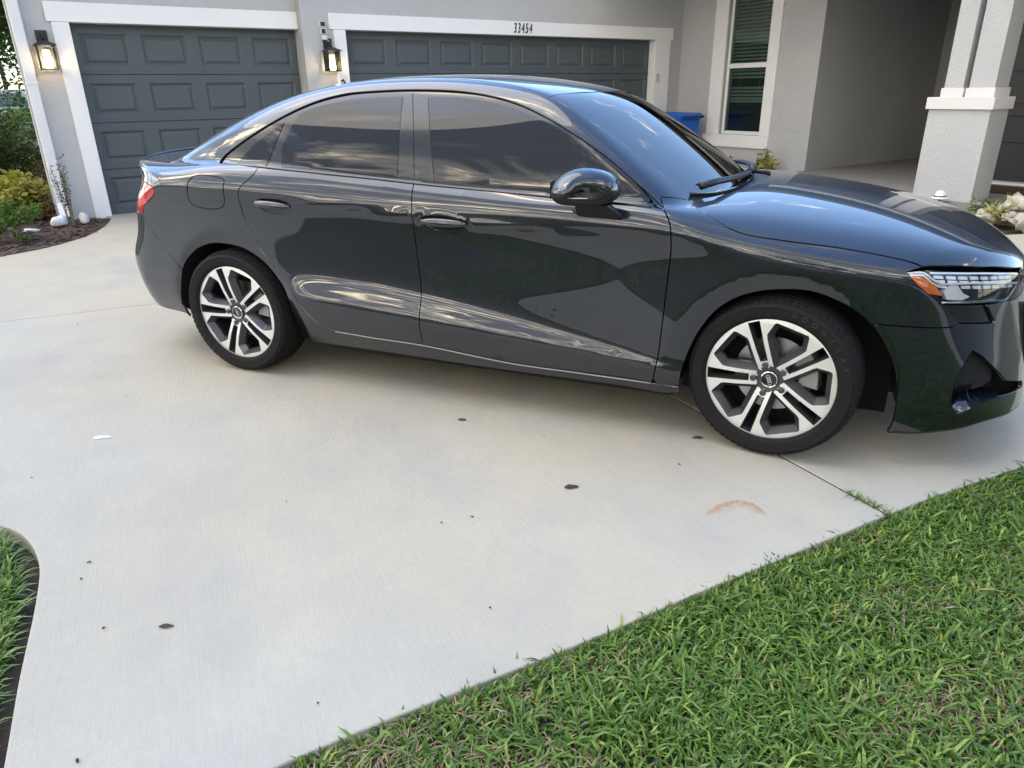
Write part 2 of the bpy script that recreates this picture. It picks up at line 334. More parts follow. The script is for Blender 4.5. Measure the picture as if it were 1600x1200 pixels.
# wall lanterns
mat('lamp_shade', (.8, .66, .42), .5, emis=(1.0, .62, .24), estr=2.2)
mat('lamp_bulb', (1, .9, .7), .4, emis=(1.0, .74, .38), estr=9.0)
def lantern(loc, label):
    L = empty('wall_lantern', loc, PH); tag(L, label, 'lantern', 'lanterns beside the garage doors')
    MB().box(-.058, .058, -.022, 0, .28, .405).build('back_plate', MATS['lantern_black'], L, bevel=.003)
    MB().tube([(0, -.02, .35), (0, -.075, .355), (0, -.125, .315)], .013).build('arm', MATS['lantern_black'], L)
    rf_ = MB(); a, zb_, zt_ = .108, .245, .292; cy = -.125
    rf_.add([(-a, cy - a, zb_), (a, cy - a, zb_), (a, cy + a, zb_), (-a, cy + a, zb_), (-a, cy - a, zb_ + .008), (a, cy - a, zb_ + .008), (a, cy + a, zb_ + .008), (-a, cy + a, zb_ + .008), (-.03, cy - .03, zt_), (.03, cy - .03, zt_), (.03, cy + .03, zt_), (-.03, cy + .03, zt_)],
            [(3, 2, 1, 0), (0, 1, 5, 4), (1, 2, 6, 5), (2, 3, 7, 6), (3, 0, 4, 7), (4, 5, 9, 8), (5, 6, 10, 9), (6, 7, 11, 10), (7, 4, 8, 11), (8, 9, 10, 11)])
    rf_.build('cap', MATS['lantern_black'], L)
    b = .080
    for sx in (-1, 1):
        for sy in (-1, 1):
            MB().box(sx * b - .006, sx * b + .006, cy + sy * b - .006, cy + sy * b + .006, .011, .244).build('bar', MATS['lantern_black'], L)
    base = MB()
    for q in ((-b - .006, b + .006, cy - b - .006, cy - b + .006), (-b - .006, b + .006, cy + b - .006, cy + b + .006), (-b - .006, -b + .006, cy - b + .006, cy + b - .006), (b - .006, b + .006, cy - b + .006, cy + b - .006)): base.box(*q, 0, .0105)
    base.box(-b + .006, b - .006, cy - .02, cy + .02, 0, .008); base.build('base_frame', MATS['lantern_black'], L)
    for q in ((-b + .0065, b - .0065, cy - b - .001, cy - b + .001), (-b + .0065, b - .0065, cy + b - .001, cy + b + .001), (-b - .001, -b + .001, cy - b + .0065, cy + b - .0065), (b - .001, b + .001, cy - b + .0065, cy + b - .0065)):
        MB().box(*q, .011, .244).build('glass_pane', MATS['lantern_glass'], L)
    MB().lathe([(.001, .012), (.034, .012), (.034, .20), (.001, .20)], 20, center=(0, cy, 0)).build('candle_shade', MATS['lamp_shade'], L, smooth=False)
    MB().lathe([(.035, .03), (.0355, .03), (.0355, .115), (.035, .115)], 20, center=(0, cy, 0)).build('glow_band', MATS['lamp_bulb'], L)
    pl_ = bpy.data.lights.new('lantern_light', 'POINT'); pl_.energy = .6; pl_.color = (1, .68, .36); pl_.shadow_soft_size = .04
    lo = bpy.data.objects.new('lantern_light', pl_); link(lo, L); lo.location = (0, cy - .045, .10)
    return L
lantern(hw(-.295, 0, 1.655), 'lit black lantern beside the single garage door and the downspout')
lantern(hw(2.955, Y2, 1.635), 'lit black lantern between the two garage doors under a camera')
# security camera above the second lantern
sc_ = empty('security_camera', hw(2.90, Y2, 2.12), PH); tag(sc_, 'small white twin security camera above the lantern between the garage doors', 'camera')
MB().box(-.035, .035, -.05, 0, .05, .125).build('camera_body', MATS['plastic_white'], sc_, bevel=.01); MB().box(-.030, .030, -.055, -.0505, .062, .115).build('camera_face', MATS['plastic_black'], sc_)
MB().box(-.030, .040, -.06, 0, -.035, .042).build('camera_body', MATS['plastic_white'], sc_, bevel=.01); MB().box(-.026, .026, -.065, -.0605, -.025, .03).build('camera_face', MATS['plastic_black'], sc_)
MB().box(-.02, .045, -.05, 0, -.10, -.04).build('mount', MATS['plastic_white'], sc_, bevel=.008)
MB().tube([(.04, -.02, -.07), (.065, -.02, -.11), (.10, -.015, -.15), (.115, -.012, -.20), (.095, -.01, -.24)], .006).build('cable', MATS['plastic_white'], sc_)
kp = MB().box(-.035, .035, -.022, 0, -.07, .07).build('door_keypad', MATS['keypad_beige'], None, bevel=.008)
kp.matrix_world = Matrix.Translation(hw(9.06, Y2 - .027, 1.54)) @ Matrix.Rotation(PH, 4, 'Z'); tag(kp, 'small beige keypad on the casing right of the wide garage door', 'keypad')
hk = MB().tube([(0, 0, .05), (.0, -.05, .06), (.01, -.09, .02), (.02, -.07, -.04), (.02, 0, -.05)], .014).build('hose_hook', MATS['lantern_black'], None)
hk.matrix_world = Matrix.Translation(hw(3.10, Y2 - .028, 1.47)) @ Matrix.Rotation(PH, 4, 'Z'); tag(hk, 'black hook on the white casing under the middle lantern', 'hook')
# recycling bin by the wing wall
mat('bin_blue', (.012, .12, .55), .45, spec=.4, bump=(120, .1, .002))
rb = empty('recycling_bin', hw(9.1, -.72, 0), PH); tag(rb, 'blue wheeled recycling bin standing between the wide garage door and the window', 'bin')
bb = MB(); bb.add([(-.20, -.22, .04), (.20, -.22, .04), (.20, .22, .04), (-.20, .22, .04), (-.26, -.29, .86), (.26, -.29, .86), (.26, .29, .86), (-.26, .29, .86)], [(3, 2, 1, 0), (0, 1, 5, 4), (1, 2, 6, 5), (2, 3, 7, 6), (3, 0, 4, 7), (4, 5, 6, 7)])
bb.build('body', MATS['bin_blue'], rb, bevel=.02)
MB().box(-.29, .29, -.33, .33, .8605, .90).build('rim', MATS['bin_blue'], rb, bevel=.012)
lid = MB(); lid.add([(-.29, -.36, .9005), (.29, -.36, .9005), (.29, .34, .9005), (-.29, .34, .9005), (-.24, -.30, .955), (.24, -.30, .955), (.24, .30, .965), (-.24, .30, .965)], [(3, 2, 1, 0), (0, 1, 5, 4), (1, 2, 6, 5), (2, 3, 7, 6), (3, 0, 4, 7), (4, 5, 6, 7)])
lid.build('lid', MATS['bin_blue'], rb, bevel=.012)
MB().tube([(-.22, -.40, .90), (.22, -.40, .90)], .016).build('handle', MATS['plastic_black'], rb)
for sx in (-1, 1):
    MB().lathe([(.001, -.025), (.10, -.025), (.115, -.012), (.115, .012), (.10, .025), (.001, .025)], 20, axis='y').build('wheel', MATS['rubber_black'], rb, smooth=False).matrix_local = Matrix.Translation((sx * .24, .25, .115)) @ Matrix.Rotation(R(90), 4, 'Z')

# ---- body surface of the car as a smooth implicit function
def spl(xs,ys):
    xs=np.array(xs,float);ys=np.array(ys,float);n=len(xs);h=np.diff(xs)
    A=np.zeros((n,n));b=np.zeros(n);A[0,0]=A[-1,-1]=1
    for i in range(1,n-1):
        A[i,i-1]=h[i-1];A[i,i]=2*(h[i-1]+h[i]);A[i,i+1]=h[i]
        b[i]=6*((ys[i+1]-ys[i])/h[i]-(ys[i]-ys[i-1])/h[i-1])
    m=np.linalg.solve(A,b)
    s0=(ys[1]-ys[0])/h[0]-h[0]*m[1]/6; s1=(ys[-1]-ys[-2])/h[-1]+h[-1]*m[-2]/6
    def f(x):
        x=np.asarray(x,float);xc=np.clip(x,xs[0],xs[-1])
        i=np.clip(np.searchsorted(xs,xc)-1,0,n-2)
        a=xs[i+1]-xc;c=xc-xs[i];hh=h[i]
        v=m[i]*a**3/(6*hh)+m[i+1]*c**3/(6*hh)+(ys[i]/hh-m[i]*hh/6)*a+(ys[i+1]/hh-m[i+1]*hh/6)*c
        return v+np.where(x<xs[0],(x-xs[0])*s0,0)+np.where(x>xs[-1],(x-xs[-1])*s1,0)
    return f
def sp(t,k): return k*np.logaddexp(0,t/k)
def smax(a,b,k):
    h=np.maximum(k-np.abs(a-b),0)/k
    return np.maximum(a,b)+h**3*k/6
def smin(a,b,k): return -smax(-a,-b,k)
def sig(t): return 1/(1+np.exp(-np.clip(t,-60,60)))
AX=1.318; WZ=.315
zs=spl([-2.3,-1.9,-1.4,-.9,-.2,.5,.9,1.3,1.7,2.0,2.25],[.93,.945,.945,.935,.91,.885,.862,.815,.75,.70,.66])
zr=spl([-2.3,-1.7,-.8,-.2,.4,.9,1.3,1.8,2.3],[.40,.42,.43,.40,.355,.31,.27,.27,.27])
wr=spl([-1.3,-.8,-.2,.4,.9,1.3],[.09,.095,.090,.060,.028,.02])
pl=spl([-2.35,-2.05,-1.7,-1.318,-.7,.3,.9,1.318,1.6,1.85,2.05,2.25],[.17,.085,.036,.010,.0,.0,.004,.010,.034,.075,.13,.21])
hb=spl([-2.1,-1.8,-1.5,-1.2,-.6,0,.5,.9,1.2],[.59,.67,.75,.812,.850,.854,.838,.80,.755])
zb=spl([-1.6,-1.06,-.23,.4,.85,1.2],[1.07,1.05,1.005,.97,.945,.92])
zroof=spl([-1.7,-1.4,-1.1,-.8,-.4,0,.3,.5,.9],[1.27,1.344,1.397,1.430,1.446,1.430,1.383,1.333,1.20])
zw=spl([.2,.35,.48,.72,.95,1.07,1.3],[1.455,1.398,1.338,1.200,1.053,.968,.79])
zbk=spl([-2.3,-2.05,-1.95,-1.7,-1.4,-1.1,-.8],[.91,1.03,1.073,1.182,1.298,1.390,1.46])
ZA=spl([-2.35,-2.2,-2.0,-1.7,-1.3,-.7,0,.6,.95,1.15,1.4,1.7,1.9,2.05,2.15,2.25],[1.045,1.062,1.064,1.06,1.055,1.032,.99,.965,.975,.985,.965,.918,.868,.815,.765,.70])
ZB=spl([-2.3,-1.8,-1.3,-.6,.4,.85,1.1,1.5,1.9,2.2],[.03,.02,.0,.0,.0,.015,.05,.07,.06,.04])
xn=spl([.1,.2,.3,.45,.6,.7,.8,.95],[2.255,2.275,2.268,2.24,2.215,2.195,2.15,2.0])
xt=spl([.15,.25,.4,.55,.68,.8,.92,1.0,1.06],[-2.13,-2.23,-2.30,-2.315,-2.25,-2.225,-2.215,-2.25,-2.29])
def HL(x,z):
    w=z-zs(x); up=sp(w,.012); dn=sp(-w,.012)
    h=.9055-pl(x)-(.38*up+1.1*up**2)-.030*(1-np.exp(-dn/.06))
    win=sig((x+.90)/.07)*sig((.98-x)/.08)
    q=z-zr(x); qp=sp(q,.005); qn=sp(-q,.005)
    h=h+win*(.40*wr(x))*np.exp(-(qp/wr(x))**2)-(.16*qn+.95*qn**2)*(1-.5*sig((x-1.5)/.1))
    for c in (AX,-AX):
        r=np.hypot(x-c,z-WZ)
        h=h+.013*sig((.50-r)/.045)*sig((z-.12)/.03)-.30*sp(.428-r,.003)*sig((z-.1)/.03)
    return h
def F(x,y,z):
    ay=np.sqrt(y*y+4e-4)-.0
    side=ay-HL(x,z)
    a2=(ay/.8)
    top=z-(ZA(x)-ZB(x)*a2**2-.35*ZB(x)*a2**6)
    k=.05+.13*sig((x-1.0)/.06)+.10*sig((-1.55-x)/.1)
    L=smax(side,top,k)
    fr=x-(xn(z)-(.25-.085*sig((.40-z)/.14))*(ay/.7)**3.2)
    rr=(xt(z)+(.155+.11*sig((z-.93)/.035))*(ay/.7)**3.4)-x
    L=smax(L,fr,.08); L=smax(L,rr,.09)
    d=z-zb(x); dp=sp(d,.03)
    gs=ay-(hb(x)-.40*d-.34*dp**2)
    xi=x+.35*ay*ay; xj=x-.42*ay*ay
    cr=.055*ay**2+.05*ay**4
    zt=smin(smin(zroof(x)-cr,zw(xi),.05),zbk(xj)-cr*.6,.08)
    G=smax(gs,z-zt,.09)
    G=smax(G,zb(x)-.13-z,.02); G=smax(G,rr,.09)
    return smin(L,G,.035)
def gradF(P,e=1e-4):
    x,y,z=P.T
    g=np.stack([F(x+e,y,z)-F(x-e,y,z),F(x,y+e,z)-F(x,y-e,z),F(x,y,z+e)-F(x,y,z-e)],1)
    return g/np.linalg.norm(g,axis=1,keepdims=True)
def bis(O,D,t0,t1,n=40):
    # O + t D, F<0 at t0 (inside), >0 at t1
    t0=np.full(len(D),t0,float) if np.isscalar(t0) else t0.copy(); t1=np.full(len(D),t1,float) if np.isscalar(t1) else t1.copy()
    for _ in range(n):
        m=(t0+t1)/2;P=O+D*m[:,None];i=F(*P.T)<0
        t0=np.where(i,m,t0);t1=np.where(i,t1,m)
    return O+D*((t0+t1)/2)[:,None]

CV = {
  'dlo_top': [(-1.342,-0.790,1.062), (-1.322,-0.779,1.088), (-1.250,-0.772,1.132), (-1.128,-0.757,1.196), (-0.949,-0.725,1.279), (-0.806,-0.697,1.330), (-0.653,-0.675,1.362), (-0.499,-0.665,1.372), (-0.303,-0.658,1.375), (-0.097,-0.657,1.367), (0.046,-0.662,1.349), (0.188,-0.677,1.317), (0.328,-0.701,1.264), (0.465,-0.727,1.198), (0.598,-0.751,1.122), (0.729,-0.779,1.031), (0.849,-0.825,0.947)],
  'dlo_bot': [(-1.333,-0.800,1.057), (-1.060,-0.839,1.050), (-0.731,-0.853,1.033), (-0.412,-0.856,1.016), (-0.217,-0.858,1.004), (-0.115,-0.858,0.998), (0.377,-0.851,0.972), (0.688,-0.850,0.957), (0.853,-0.841,0.943)],
  'rdoor': [(-1.060,-0.839,1.050), (-1.078,-0.867,1.016), (-1.129,-0.886,0.975), (-1.155,-0.894,0.948), (-1.164,-0.892,0.924), (-1.169,-0.883,0.881), (-1.157,-0.879,0.805), (-1.111,-0.882,0.712), (-1.057,-0.878,0.626), (-0.984,-0.880,0.543), (-0.897,-0.903,0.451), (-0.842,-0.897,0.374), (-0.780,-0.880,0.314), (-0.705,-0.873,0.293), (-0.474,-0.877,0.287), (-0.216,-0.881,0.284)],
  'bcut': [(-0.303,-0.663,1.369), (-0.256,-0.765,1.198), (-0.218,-0.854,1.009), (-0.214,-0.892,0.948), (-0.209,-0.902,0.907), (-0.218,-0.885,0.836), (-0.213,-0.877,0.704), (-0.203,-0.882,0.525), (-0.210,-0.881,0.285)],
  'sill': [(-0.705,-0.873,0.293), (-0.474,-0.877,0.287), (-0.216,-0.881,0.284), (0.231,-0.872,0.250), (0.528,-0.869,0.247), (0.807,-0.872,0.247), (0.962,-0.856,0.239)],
  'fdoor': [(0.855,-0.846,0.941), (0.888,-0.886,0.895), (0.898,-0.887,0.824), (0.892,-0.875,0.673), (0.885,-0.879,0.519), (0.876,-0.882,0.367), (0.862,-0.880,0.265)],
  'fenA': [(0.824,-0.781,0.977), (0.919,-0.694,0.959)],
  'hoodcut': [(0.919,-0.694,0.959), (0.975,-0.778,0.937), (1.029,-0.815,0.918), (1.124,-0.852,0.876), (1.293,-0.845,0.850), (1.455,-0.826,0.835), (1.613,-0.812,0.814), (1.714,-0.804,0.794), (1.753,-0.802,0.780)],
  'head': [(1.704,-0.830,0.767), (1.769,-0.799,0.773), (1.875,-0.740,0.761), (2.123,-0.467,0.716), (2.135,-0.477,0.659), (2.111,-0.531,0.634), (2.070,-0.592,0.634), (1.922,-0.740,0.649), (1.836,-0.796,0.653), (1.791,-0.814,0.687), (1.722,-0.833,0.748)],
  'hoodfront': [(1.767,-0.795,0.781), (1.847,-0.750,0.779), (1.972,-0.655,0.761), (2.109,-0.481,0.732)],
  'pod': [(1.839,-0.794,0.650), (1.908,-0.763,0.580), (2.035,-0.654,0.566), (1.992,-0.681,0.635)],
  'seamF': [(1.639,-0.844,0.573), (1.713,-0.836,0.572), (1.806,-0.813,0.569), (1.891,-0.775,0.570), (1.905,-0.765,0.581)],
  'archF': [(0.960,-0.845,0.193), (0.972,-0.864,0.308), (1.000,-0.856,0.418), (1.036,-0.857,0.502), (1.090,-0.860,0.580), (1.156,-0.862,0.631), (1.239,-0.862,0.663), (1.321,-0.861,0.676), (1.403,-0.860,0.677), (1.486,-0.854,0.654), (1.560,-0.848,0.618), (1.633,-0.841,0.558), (1.687,-0.835,0.483), (1.727,-0.832,0.401), (1.749,-0.830,0.302), (1.756,-0.819,0.201), (1.751,-0.801,0.124)],
  'archR': [(-1.759,-0.775,0.221), (-1.712,-0.836,0.390), (-1.669,-0.845,0.505), (-1.628,-0.848,0.562), (-1.531,-0.852,0.633), (-1.427,-0.855,0.668), (-1.318,-0.857,0.673), (-1.202,-0.862,0.657), (-1.096,-0.866,0.605), (-1.020,-0.870,0.532), (-0.962,-0.882,0.449), (-0.972,-0.847,0.336), (-1.028,-0.754,0.172)],
  'bumpbot': [(1.748,-0.807,0.144), (1.838,-0.789,0.152), (1.910,-0.773,0.164), (1.987,-0.755,0.184), (2.069,-0.716,0.212), (2.174,-0.583,0.207)],
  'fuel': [(-1.487,-0.875,0.970), (-1.452,-0.864,0.999), (-1.295,-0.871,1.001), (-1.250,-0.879,0.987), (-1.252,-0.890,0.958), (-1.271,-0.880,0.878), (-1.310,-0.876,0.853), (-1.472,-0.866,0.855), (-1.506,-0.865,0.876)],
  'tail': [(-1.754,-0.853,0.934), (-1.759,-0.848,0.905), (-1.870,-0.826,0.839), (-1.914,-0.816,0.799), (-1.940,-0.807,0.796)],
  'handR': [(-1.090,-0.887,0.894), (-1.013,-0.896,0.915), (-0.896,-0.898,0.908), (-0.862,-0.888,0.883), (-0.932,-0.881,0.846), (-1.014,-0.881,0.850)],
  'handF': [(-0.192,-0.889,0.856), (-0.128,-0.904,0.885), (-0.014,-0.903,0.882), (0.057,-0.895,0.853), (-0.005,-0.882,0.807), (-0.125,-0.883,0.816)],
  'gR': [(-0.932,-0.838,1.054), (-0.947,-0.800,1.134), (-0.919,-0.766,1.207), (-0.881,-0.727,1.281), (-0.798,-0.713,1.307), (-0.643,-0.694,1.335), (-0.489,-0.684,1.347), (-0.351,-0.680,1.348), (-0.305,-0.848,1.024)],
  'gQ': [(-1.222,-0.811,1.062), (-1.116,-0.782,1.148), (-0.959,-0.745,1.243), (-1.023,-0.833,1.056)],
  'gF': [(-0.223,-0.677,1.347), (-0.088,-0.675,1.342), (0.053,-0.680,1.325), (0.194,-0.693,1.293), (0.333,-0.713,1.244), (0.470,-0.739,1.178), (0.559,-0.756,1.128), (0.631,-0.769,1.085), (0.667,-0.809,0.994), (0.677,-0.826,0.967), (0.372,-0.839,0.987), (-0.121,-0.848,1.016)],
  'gM': [(0.639,-0.771,1.080), (0.819,-0.811,0.955), (0.681,-0.826,0.967), (0.655,-0.798,1.023)],
  'wsnear': [(0.312,-0.622,1.340), (0.436,-0.641,1.281), (0.565,-0.645,1.205), (0.694,-0.652,1.124), (0.803,-0.657,1.050), (0.917,-0.642,0.975)],
  'wsseam': [(0.312,-0.622,1.340), (0.356,-0.454,1.352), (0.396,-0.230,1.354), (0.410,-0.012,1.354)],
  'hoodrear': [(0.933,-0.667,0.959), (0.995,-0.565,0.960), (1.089,-0.410,0.971), (1.147,-0.211,0.981), (1.162,0.046,0.985)],
  'intake': [(1.970,-0.738,0.482), (1.953,-0.758,0.451), (1.927,-0.781,0.373), (1.933,-0.781,0.300), (1.969,-0.767,0.337), (2.073,-0.692,0.327), (2.214,-0.483,0.273), (2.207,-0.488,0.302), (2.125,-0.622,0.341), (2.011,-0.711,0.455)],
  'blade': [(1.934,-0.781,0.283), (1.969,-0.767,0.334), (2.070,-0.695,0.326), (2.106,-0.665,0.293), (2.024,-0.743,0.279), (1.966,-0.769,0.249)],
}
LAMP = {
  'orange': [(1.7200,-0.8317,0.7528), (1.7547,-0.8191,0.7494), (1.7828,-0.8110,0.7334), (1.8151,-0.7990,0.7106), (1.8387,-0.7907,0.6807), (1.7906,-0.8144,0.6895), (1.7519,-0.8275,0.7206)],
  'proj': [(1.8441,-0.7850,0.6941), (1.8579,-0.7717,0.7128), (1.8918,-0.7484,0.7092), (1.9126,-0.7390,0.6843), (1.9387,-0.7214,0.6692), (1.9145,-0.7433,0.6596), (1.8599,-0.7803,0.6656)],
  'bar1': [(1.7070,-0.8306,0.7642), (1.7640,-0.8070,0.7648), (1.7941,-0.8016,0.7434), (1.8230,-0.7908,0.7249), (1.9092,-0.7321,0.7182), (2.0101,-0.6417,0.7064), (2.1198,-0.4957,0.6821)],
  'bar2': [(1.7182,-0.8307,0.7567), (1.7642,-0.8123,0.7548), (1.7936,-0.8062,0.7304), (1.8308,-0.7899,0.7098)],
  'bar3': [(1.7861,-0.7969,0.7628), (1.8762,-0.7424,0.7557), (1.9893,-0.6481,0.7432), (2.1101,-0.4929,0.7176)],
  'low': [(1.8366,-0.7950,0.6572), (1.9212,-0.7395,0.6528), (2.0222,-0.6476,0.6439), (2.0758,-0.5833,0.6401), (2.0985,-0.5428,0.6602), (2.1136,-0.5110,0.6747)],
}
LAMPC = [(1.7974,-0.7942,0.7561), (2.1105,-0.4948,0.7141)]

# ================================================================== THE CAR (world axes: x forward, y to the car's left, z up; wheels on z = 0)
def paint_mat(name, col, metal=.55, rough=.38):
    m = mat(name, col, rough, metal=metal, spec=.5, coat=1.0, coat_rough=.010); m.node_tree.nodes['Principled BSDF'].inputs['Coat IOR'].default_value = 1.70; return m
paint_mat('paint', (.0030, .0070, .0150))
mat('black_gloss', (.006, .006, .007), .12, spec=.5, coat=.6)
mat('black_matte', (.010, .010, .011), .8, spec=.2)
mat('black_satin', (.014, .014, .016), .4, spec=.4)
mat('tyre_rubber', (.0085, .0085, .009), .75, spec=.22, bump=(180, .12, .001))
mat('machined', (.80, .80, .79), .40, metal=.75, spec=.6)
mat('rim_grey', (.060, .062, .066), .42, metal=.5, coat=.3)
mat('disc_steel', (.42, .43, .44), .35, metal=1.0)
mat('chrome', (.75, .77, .80), .10, metal=1.0)
mat('orange_lens', (.75, .16, .012), .25, spec=.6, coat=.8)
mat('red_lens', (.42, .008, .016), .12, spec=.6, coat=1.0)
mat('red_pale', (.65, .12, .12), .18, spec=.6, coat=1.0)
mat('lamp_cell', (.78, .82, .88), .25, metal=.1, coat=.5)  # pale tone puts the sky's reflection in the lens into the colour
mat('lamp_housing', (.012, .014, .018), .25, coat=.4)
mat('seat_cloth', (.022, .022, .024), .85)
mat('dash', (.018, .018, .019), .75)
mat('sill_line', (.30, .30, .31), .35, metal=.6)
glass_mat('side_glass', (.010, .012, .014), ior=1.70)
glass_mat('screen_glass', (.36, .42, .40), ior=2.7)
glass_mat('lens_clear', (.92, .94, .96), ior=1.45)
car = empty('parked_car', (0, 0, 0)); tag(car, 'dark grey four door sedan with two tone alloy wheels parked on the driveway', 'car')

def bpt(P): return np.asarray(P, float)
def cat_rom(pts, step=.012):
    """dense smooth curve through 3-D points"""
    P = bpt(pts)
    if len(P) == 2:
        n = max(2, int(np.linalg.norm(P[1] - P[0]) / step) + 1); return P[0] + (P[1] - P[0]) * np.linspace(0, 1, n)[:, None]
    Q = np.vstack([2 * P[0] - P[1], P, 2 * P[-1] - P[-2]]); out = []
    for i in range(1, len(Q) - 2):
        a, b, c, d = Q[i - 1:i + 3]; n = max(2, int(np.linalg.norm(c - b) / step) + 1)
        # centripetal parameterisation keeps corners from overshooting
        t0 = 0; t1 = t0 + np.linalg.norm(b - a) ** .5 + 1e-6; t2 = t1 + np.linalg.norm(c - b) ** .5 + 1e-6; t3 = t2 + np.linalg.norm(d - c) ** .5 + 1e-6
        t = np.linspace(t1, t2, n, endpoint=False)[:, None]
        A1 = (t1 - t) / (t1 - t0) * a + (t - t0) / (t1 - t0) * b; A2 = (t2 - t) / (t2 - t1) * b + (t - t1) / (t2 - t1) * c; A3 = (t3 - t) / (t3 - t2) * c + (t - t2) / (t3 - t2) * d
        B1 = (t2 - t) / (t2 - t0) * A1 + (t - t0) / (t2 - t0) * A2; B2 = (t3 - t) / (t3 - t1) * A2 + (t - t1) / (t3 - t1) * A3
        out.append((t2 - t) / (t2 - t1) * B1 + (t - t1) / (t2 - t1) * B2)
    out.append(P[-1:]); return np.vstack(out)
def loop(*curves, step=.012):
    """join curves (each a list of 3-D points or an array) into one closed dense loop"""
    out = []
    for c_ in curves:
        a = cat_rom(c_, step) if isinstance(c_, list) else c_
        if out and np.linalg.norm(out[-1][-1] - a[0]) > step * 1.5: out.append(cat_rom([out[-1][-1], a[0]], step)[1:-1])
        out.append(a)
    L = np.vstack([o for o in out if len(o)])
    if np.linalg.norm(L[-1] - L[0]) > step * 1.5: L = np.vstack([L, cat_rom([L[-1], L[0]], step)[1:-1]])
    keep = [0]
    for i in range(1, len(L)):
        if np.linalg.norm(L[i] - L[keep[-1]]) > step * .35: keep.append(i)
    if np.linalg.norm(L[keep[-1]] - L[0]) < step * .35: keep.pop()
    return L[keep]
ZO = .55
def to_uv(P, ch):
    x, y, z = bpt(P).T
    if ch == 'M': return np.stack([x, .85 * np.arctan2(z - ZO, -y)], 1)
    if ch == 'T': return np.stack([x, y], 1)
    if ch == 'F': return np.stack([.9 * np.arctan2(-y, x - 1.2), z], 1)
    if ch == 'B': return np.stack([-.9 * np.arctan2(-y, -1.2 - x), z], 1)
def from_uv(U, ch, off=0.0):
    u, v = U.T; n = len(u); Z_ = np.zeros(n)
    if ch == 'M': P = bis(np.stack([u, Z_, Z_ + ZO], 1), np.stack([Z_, -np.cos(v / .85), np.sin(v / .85)], 1), .02, 1.5)
    if ch == 'T': P = bis(np.stack([u, v, Z_ + .62], 1), np.stack([Z_, Z_, Z_ + 1], 1), 0., 1.)
    if ch == 'F': P = bis(np.stack([Z_ + 1.2, Z_, v], 1), np.stack([np.cos(u / .9), -np.sin(u / .9), Z_], 1), .05, 1.6)
    if ch == 'B': P = bis(np.stack([Z_ - 1.2, Z_, v], 1), np.stack([-np.cos(u / .9), np.sin(u / .9), Z_], 1), .05, 1.6)
    N = gradF(P)
    return P + N * (off if np.isscalar(off) else np.asarray(off)[:, None]), N
def in_poly(pts, poly):
    x, y = pts.T; px, py = poly.T; qx, qy = np.roll(px, -1), np.roll(py, -1); c_ = np.zeros(len(pts), bool)
    for a, b, c2, d in zip(px, py, qx, qy):
        if b == d: continue
        c_ ^= ((b > y) != (d > y)) & (x < (c2 - a) * (y - b) / (d - b) + a)
    return c_
def poly_dist(pts, poly):
    a = poly; b = np.roll(poly, -1, 0); best = np.full(len(pts), 1e9)
    for p0, p1 in zip(a, b):
        d = p1 - p0; t = np.clip(((pts - p0) @ d) / (d @ d + 1e-12), 0, 1); best = np.minimum(best, np.linalg.norm(pts - p0 - t[:, None] * d, axis=1))
    return best
def inset(poly, g, fixed=None):
    a = np.sum(poly[:, 0] * np.roll(poly[:, 1], -1) - np.roll(poly[:, 0], -1) * poly[:, 1])
    e = np.roll(poly, -1, 0) - np.roll(poly, 1, 0); n = np.stack([-e[:, 1], e[:, 0]], 1) * (1 if a > 0 else -1); n /= np.linalg.norm(n, axis=1, keepdims=True) + 1e-12
    q = poly + n * g
    if fixed is not None: q[fixed] = poly[fixed]
    return q
def fill(poly, spacing, holes=()):
    lo, hi = poly.min(0), poly.max(0); h = spacing * .866
    g = [(x + (spacing / 2 if j % 2 else 0), y) for j, y in enumerate(np.arange(lo[1] + h * .5, hi[1], h)) for x in np.arange(lo[0] + spacing * .5, hi[0], spacing)]
    pts = np.array(g) if g else np.zeros((0, 2))
    if len(pts):
        k = in_poly(pts, poly)
        for hl in holes: k &= ~in_poly(pts, hl)
        pts = pts[k]
    for pl_ in [poly, *holes]:
        if len(pts): pts = pts[poly_dist(pts, pl_) > spacing * .45]
    V = [poly, *holes]; edges = []; b = 0
    for pl_ in V:
        n = len(pl_); edges += [(b + i, b + (i + 1) % n) for i in range(n)]; b += n
    allp = np.vstack(V + [pts]) if len(pts) else np.vstack(V)
    vo, eo, fo, *_ = delaunay_2d_cdt([Vector(p) for p in allp], edges, [], 0, 1e-6)
    vo = np.array([tuple(v) for v in vo]); T = np.array([f for f in fo if len(f) == 3])
    cen = vo[T].mean(1); k = in_poly(cen, poly)
    for hl in holes: k &= ~in_poly(cen, hl)
    return vo, T[k]
def flip(me_v, me_f, me_n):
    return me_v * [1, -1, 1], me_f[:, ::-1], me_n * [1, -1, 1]
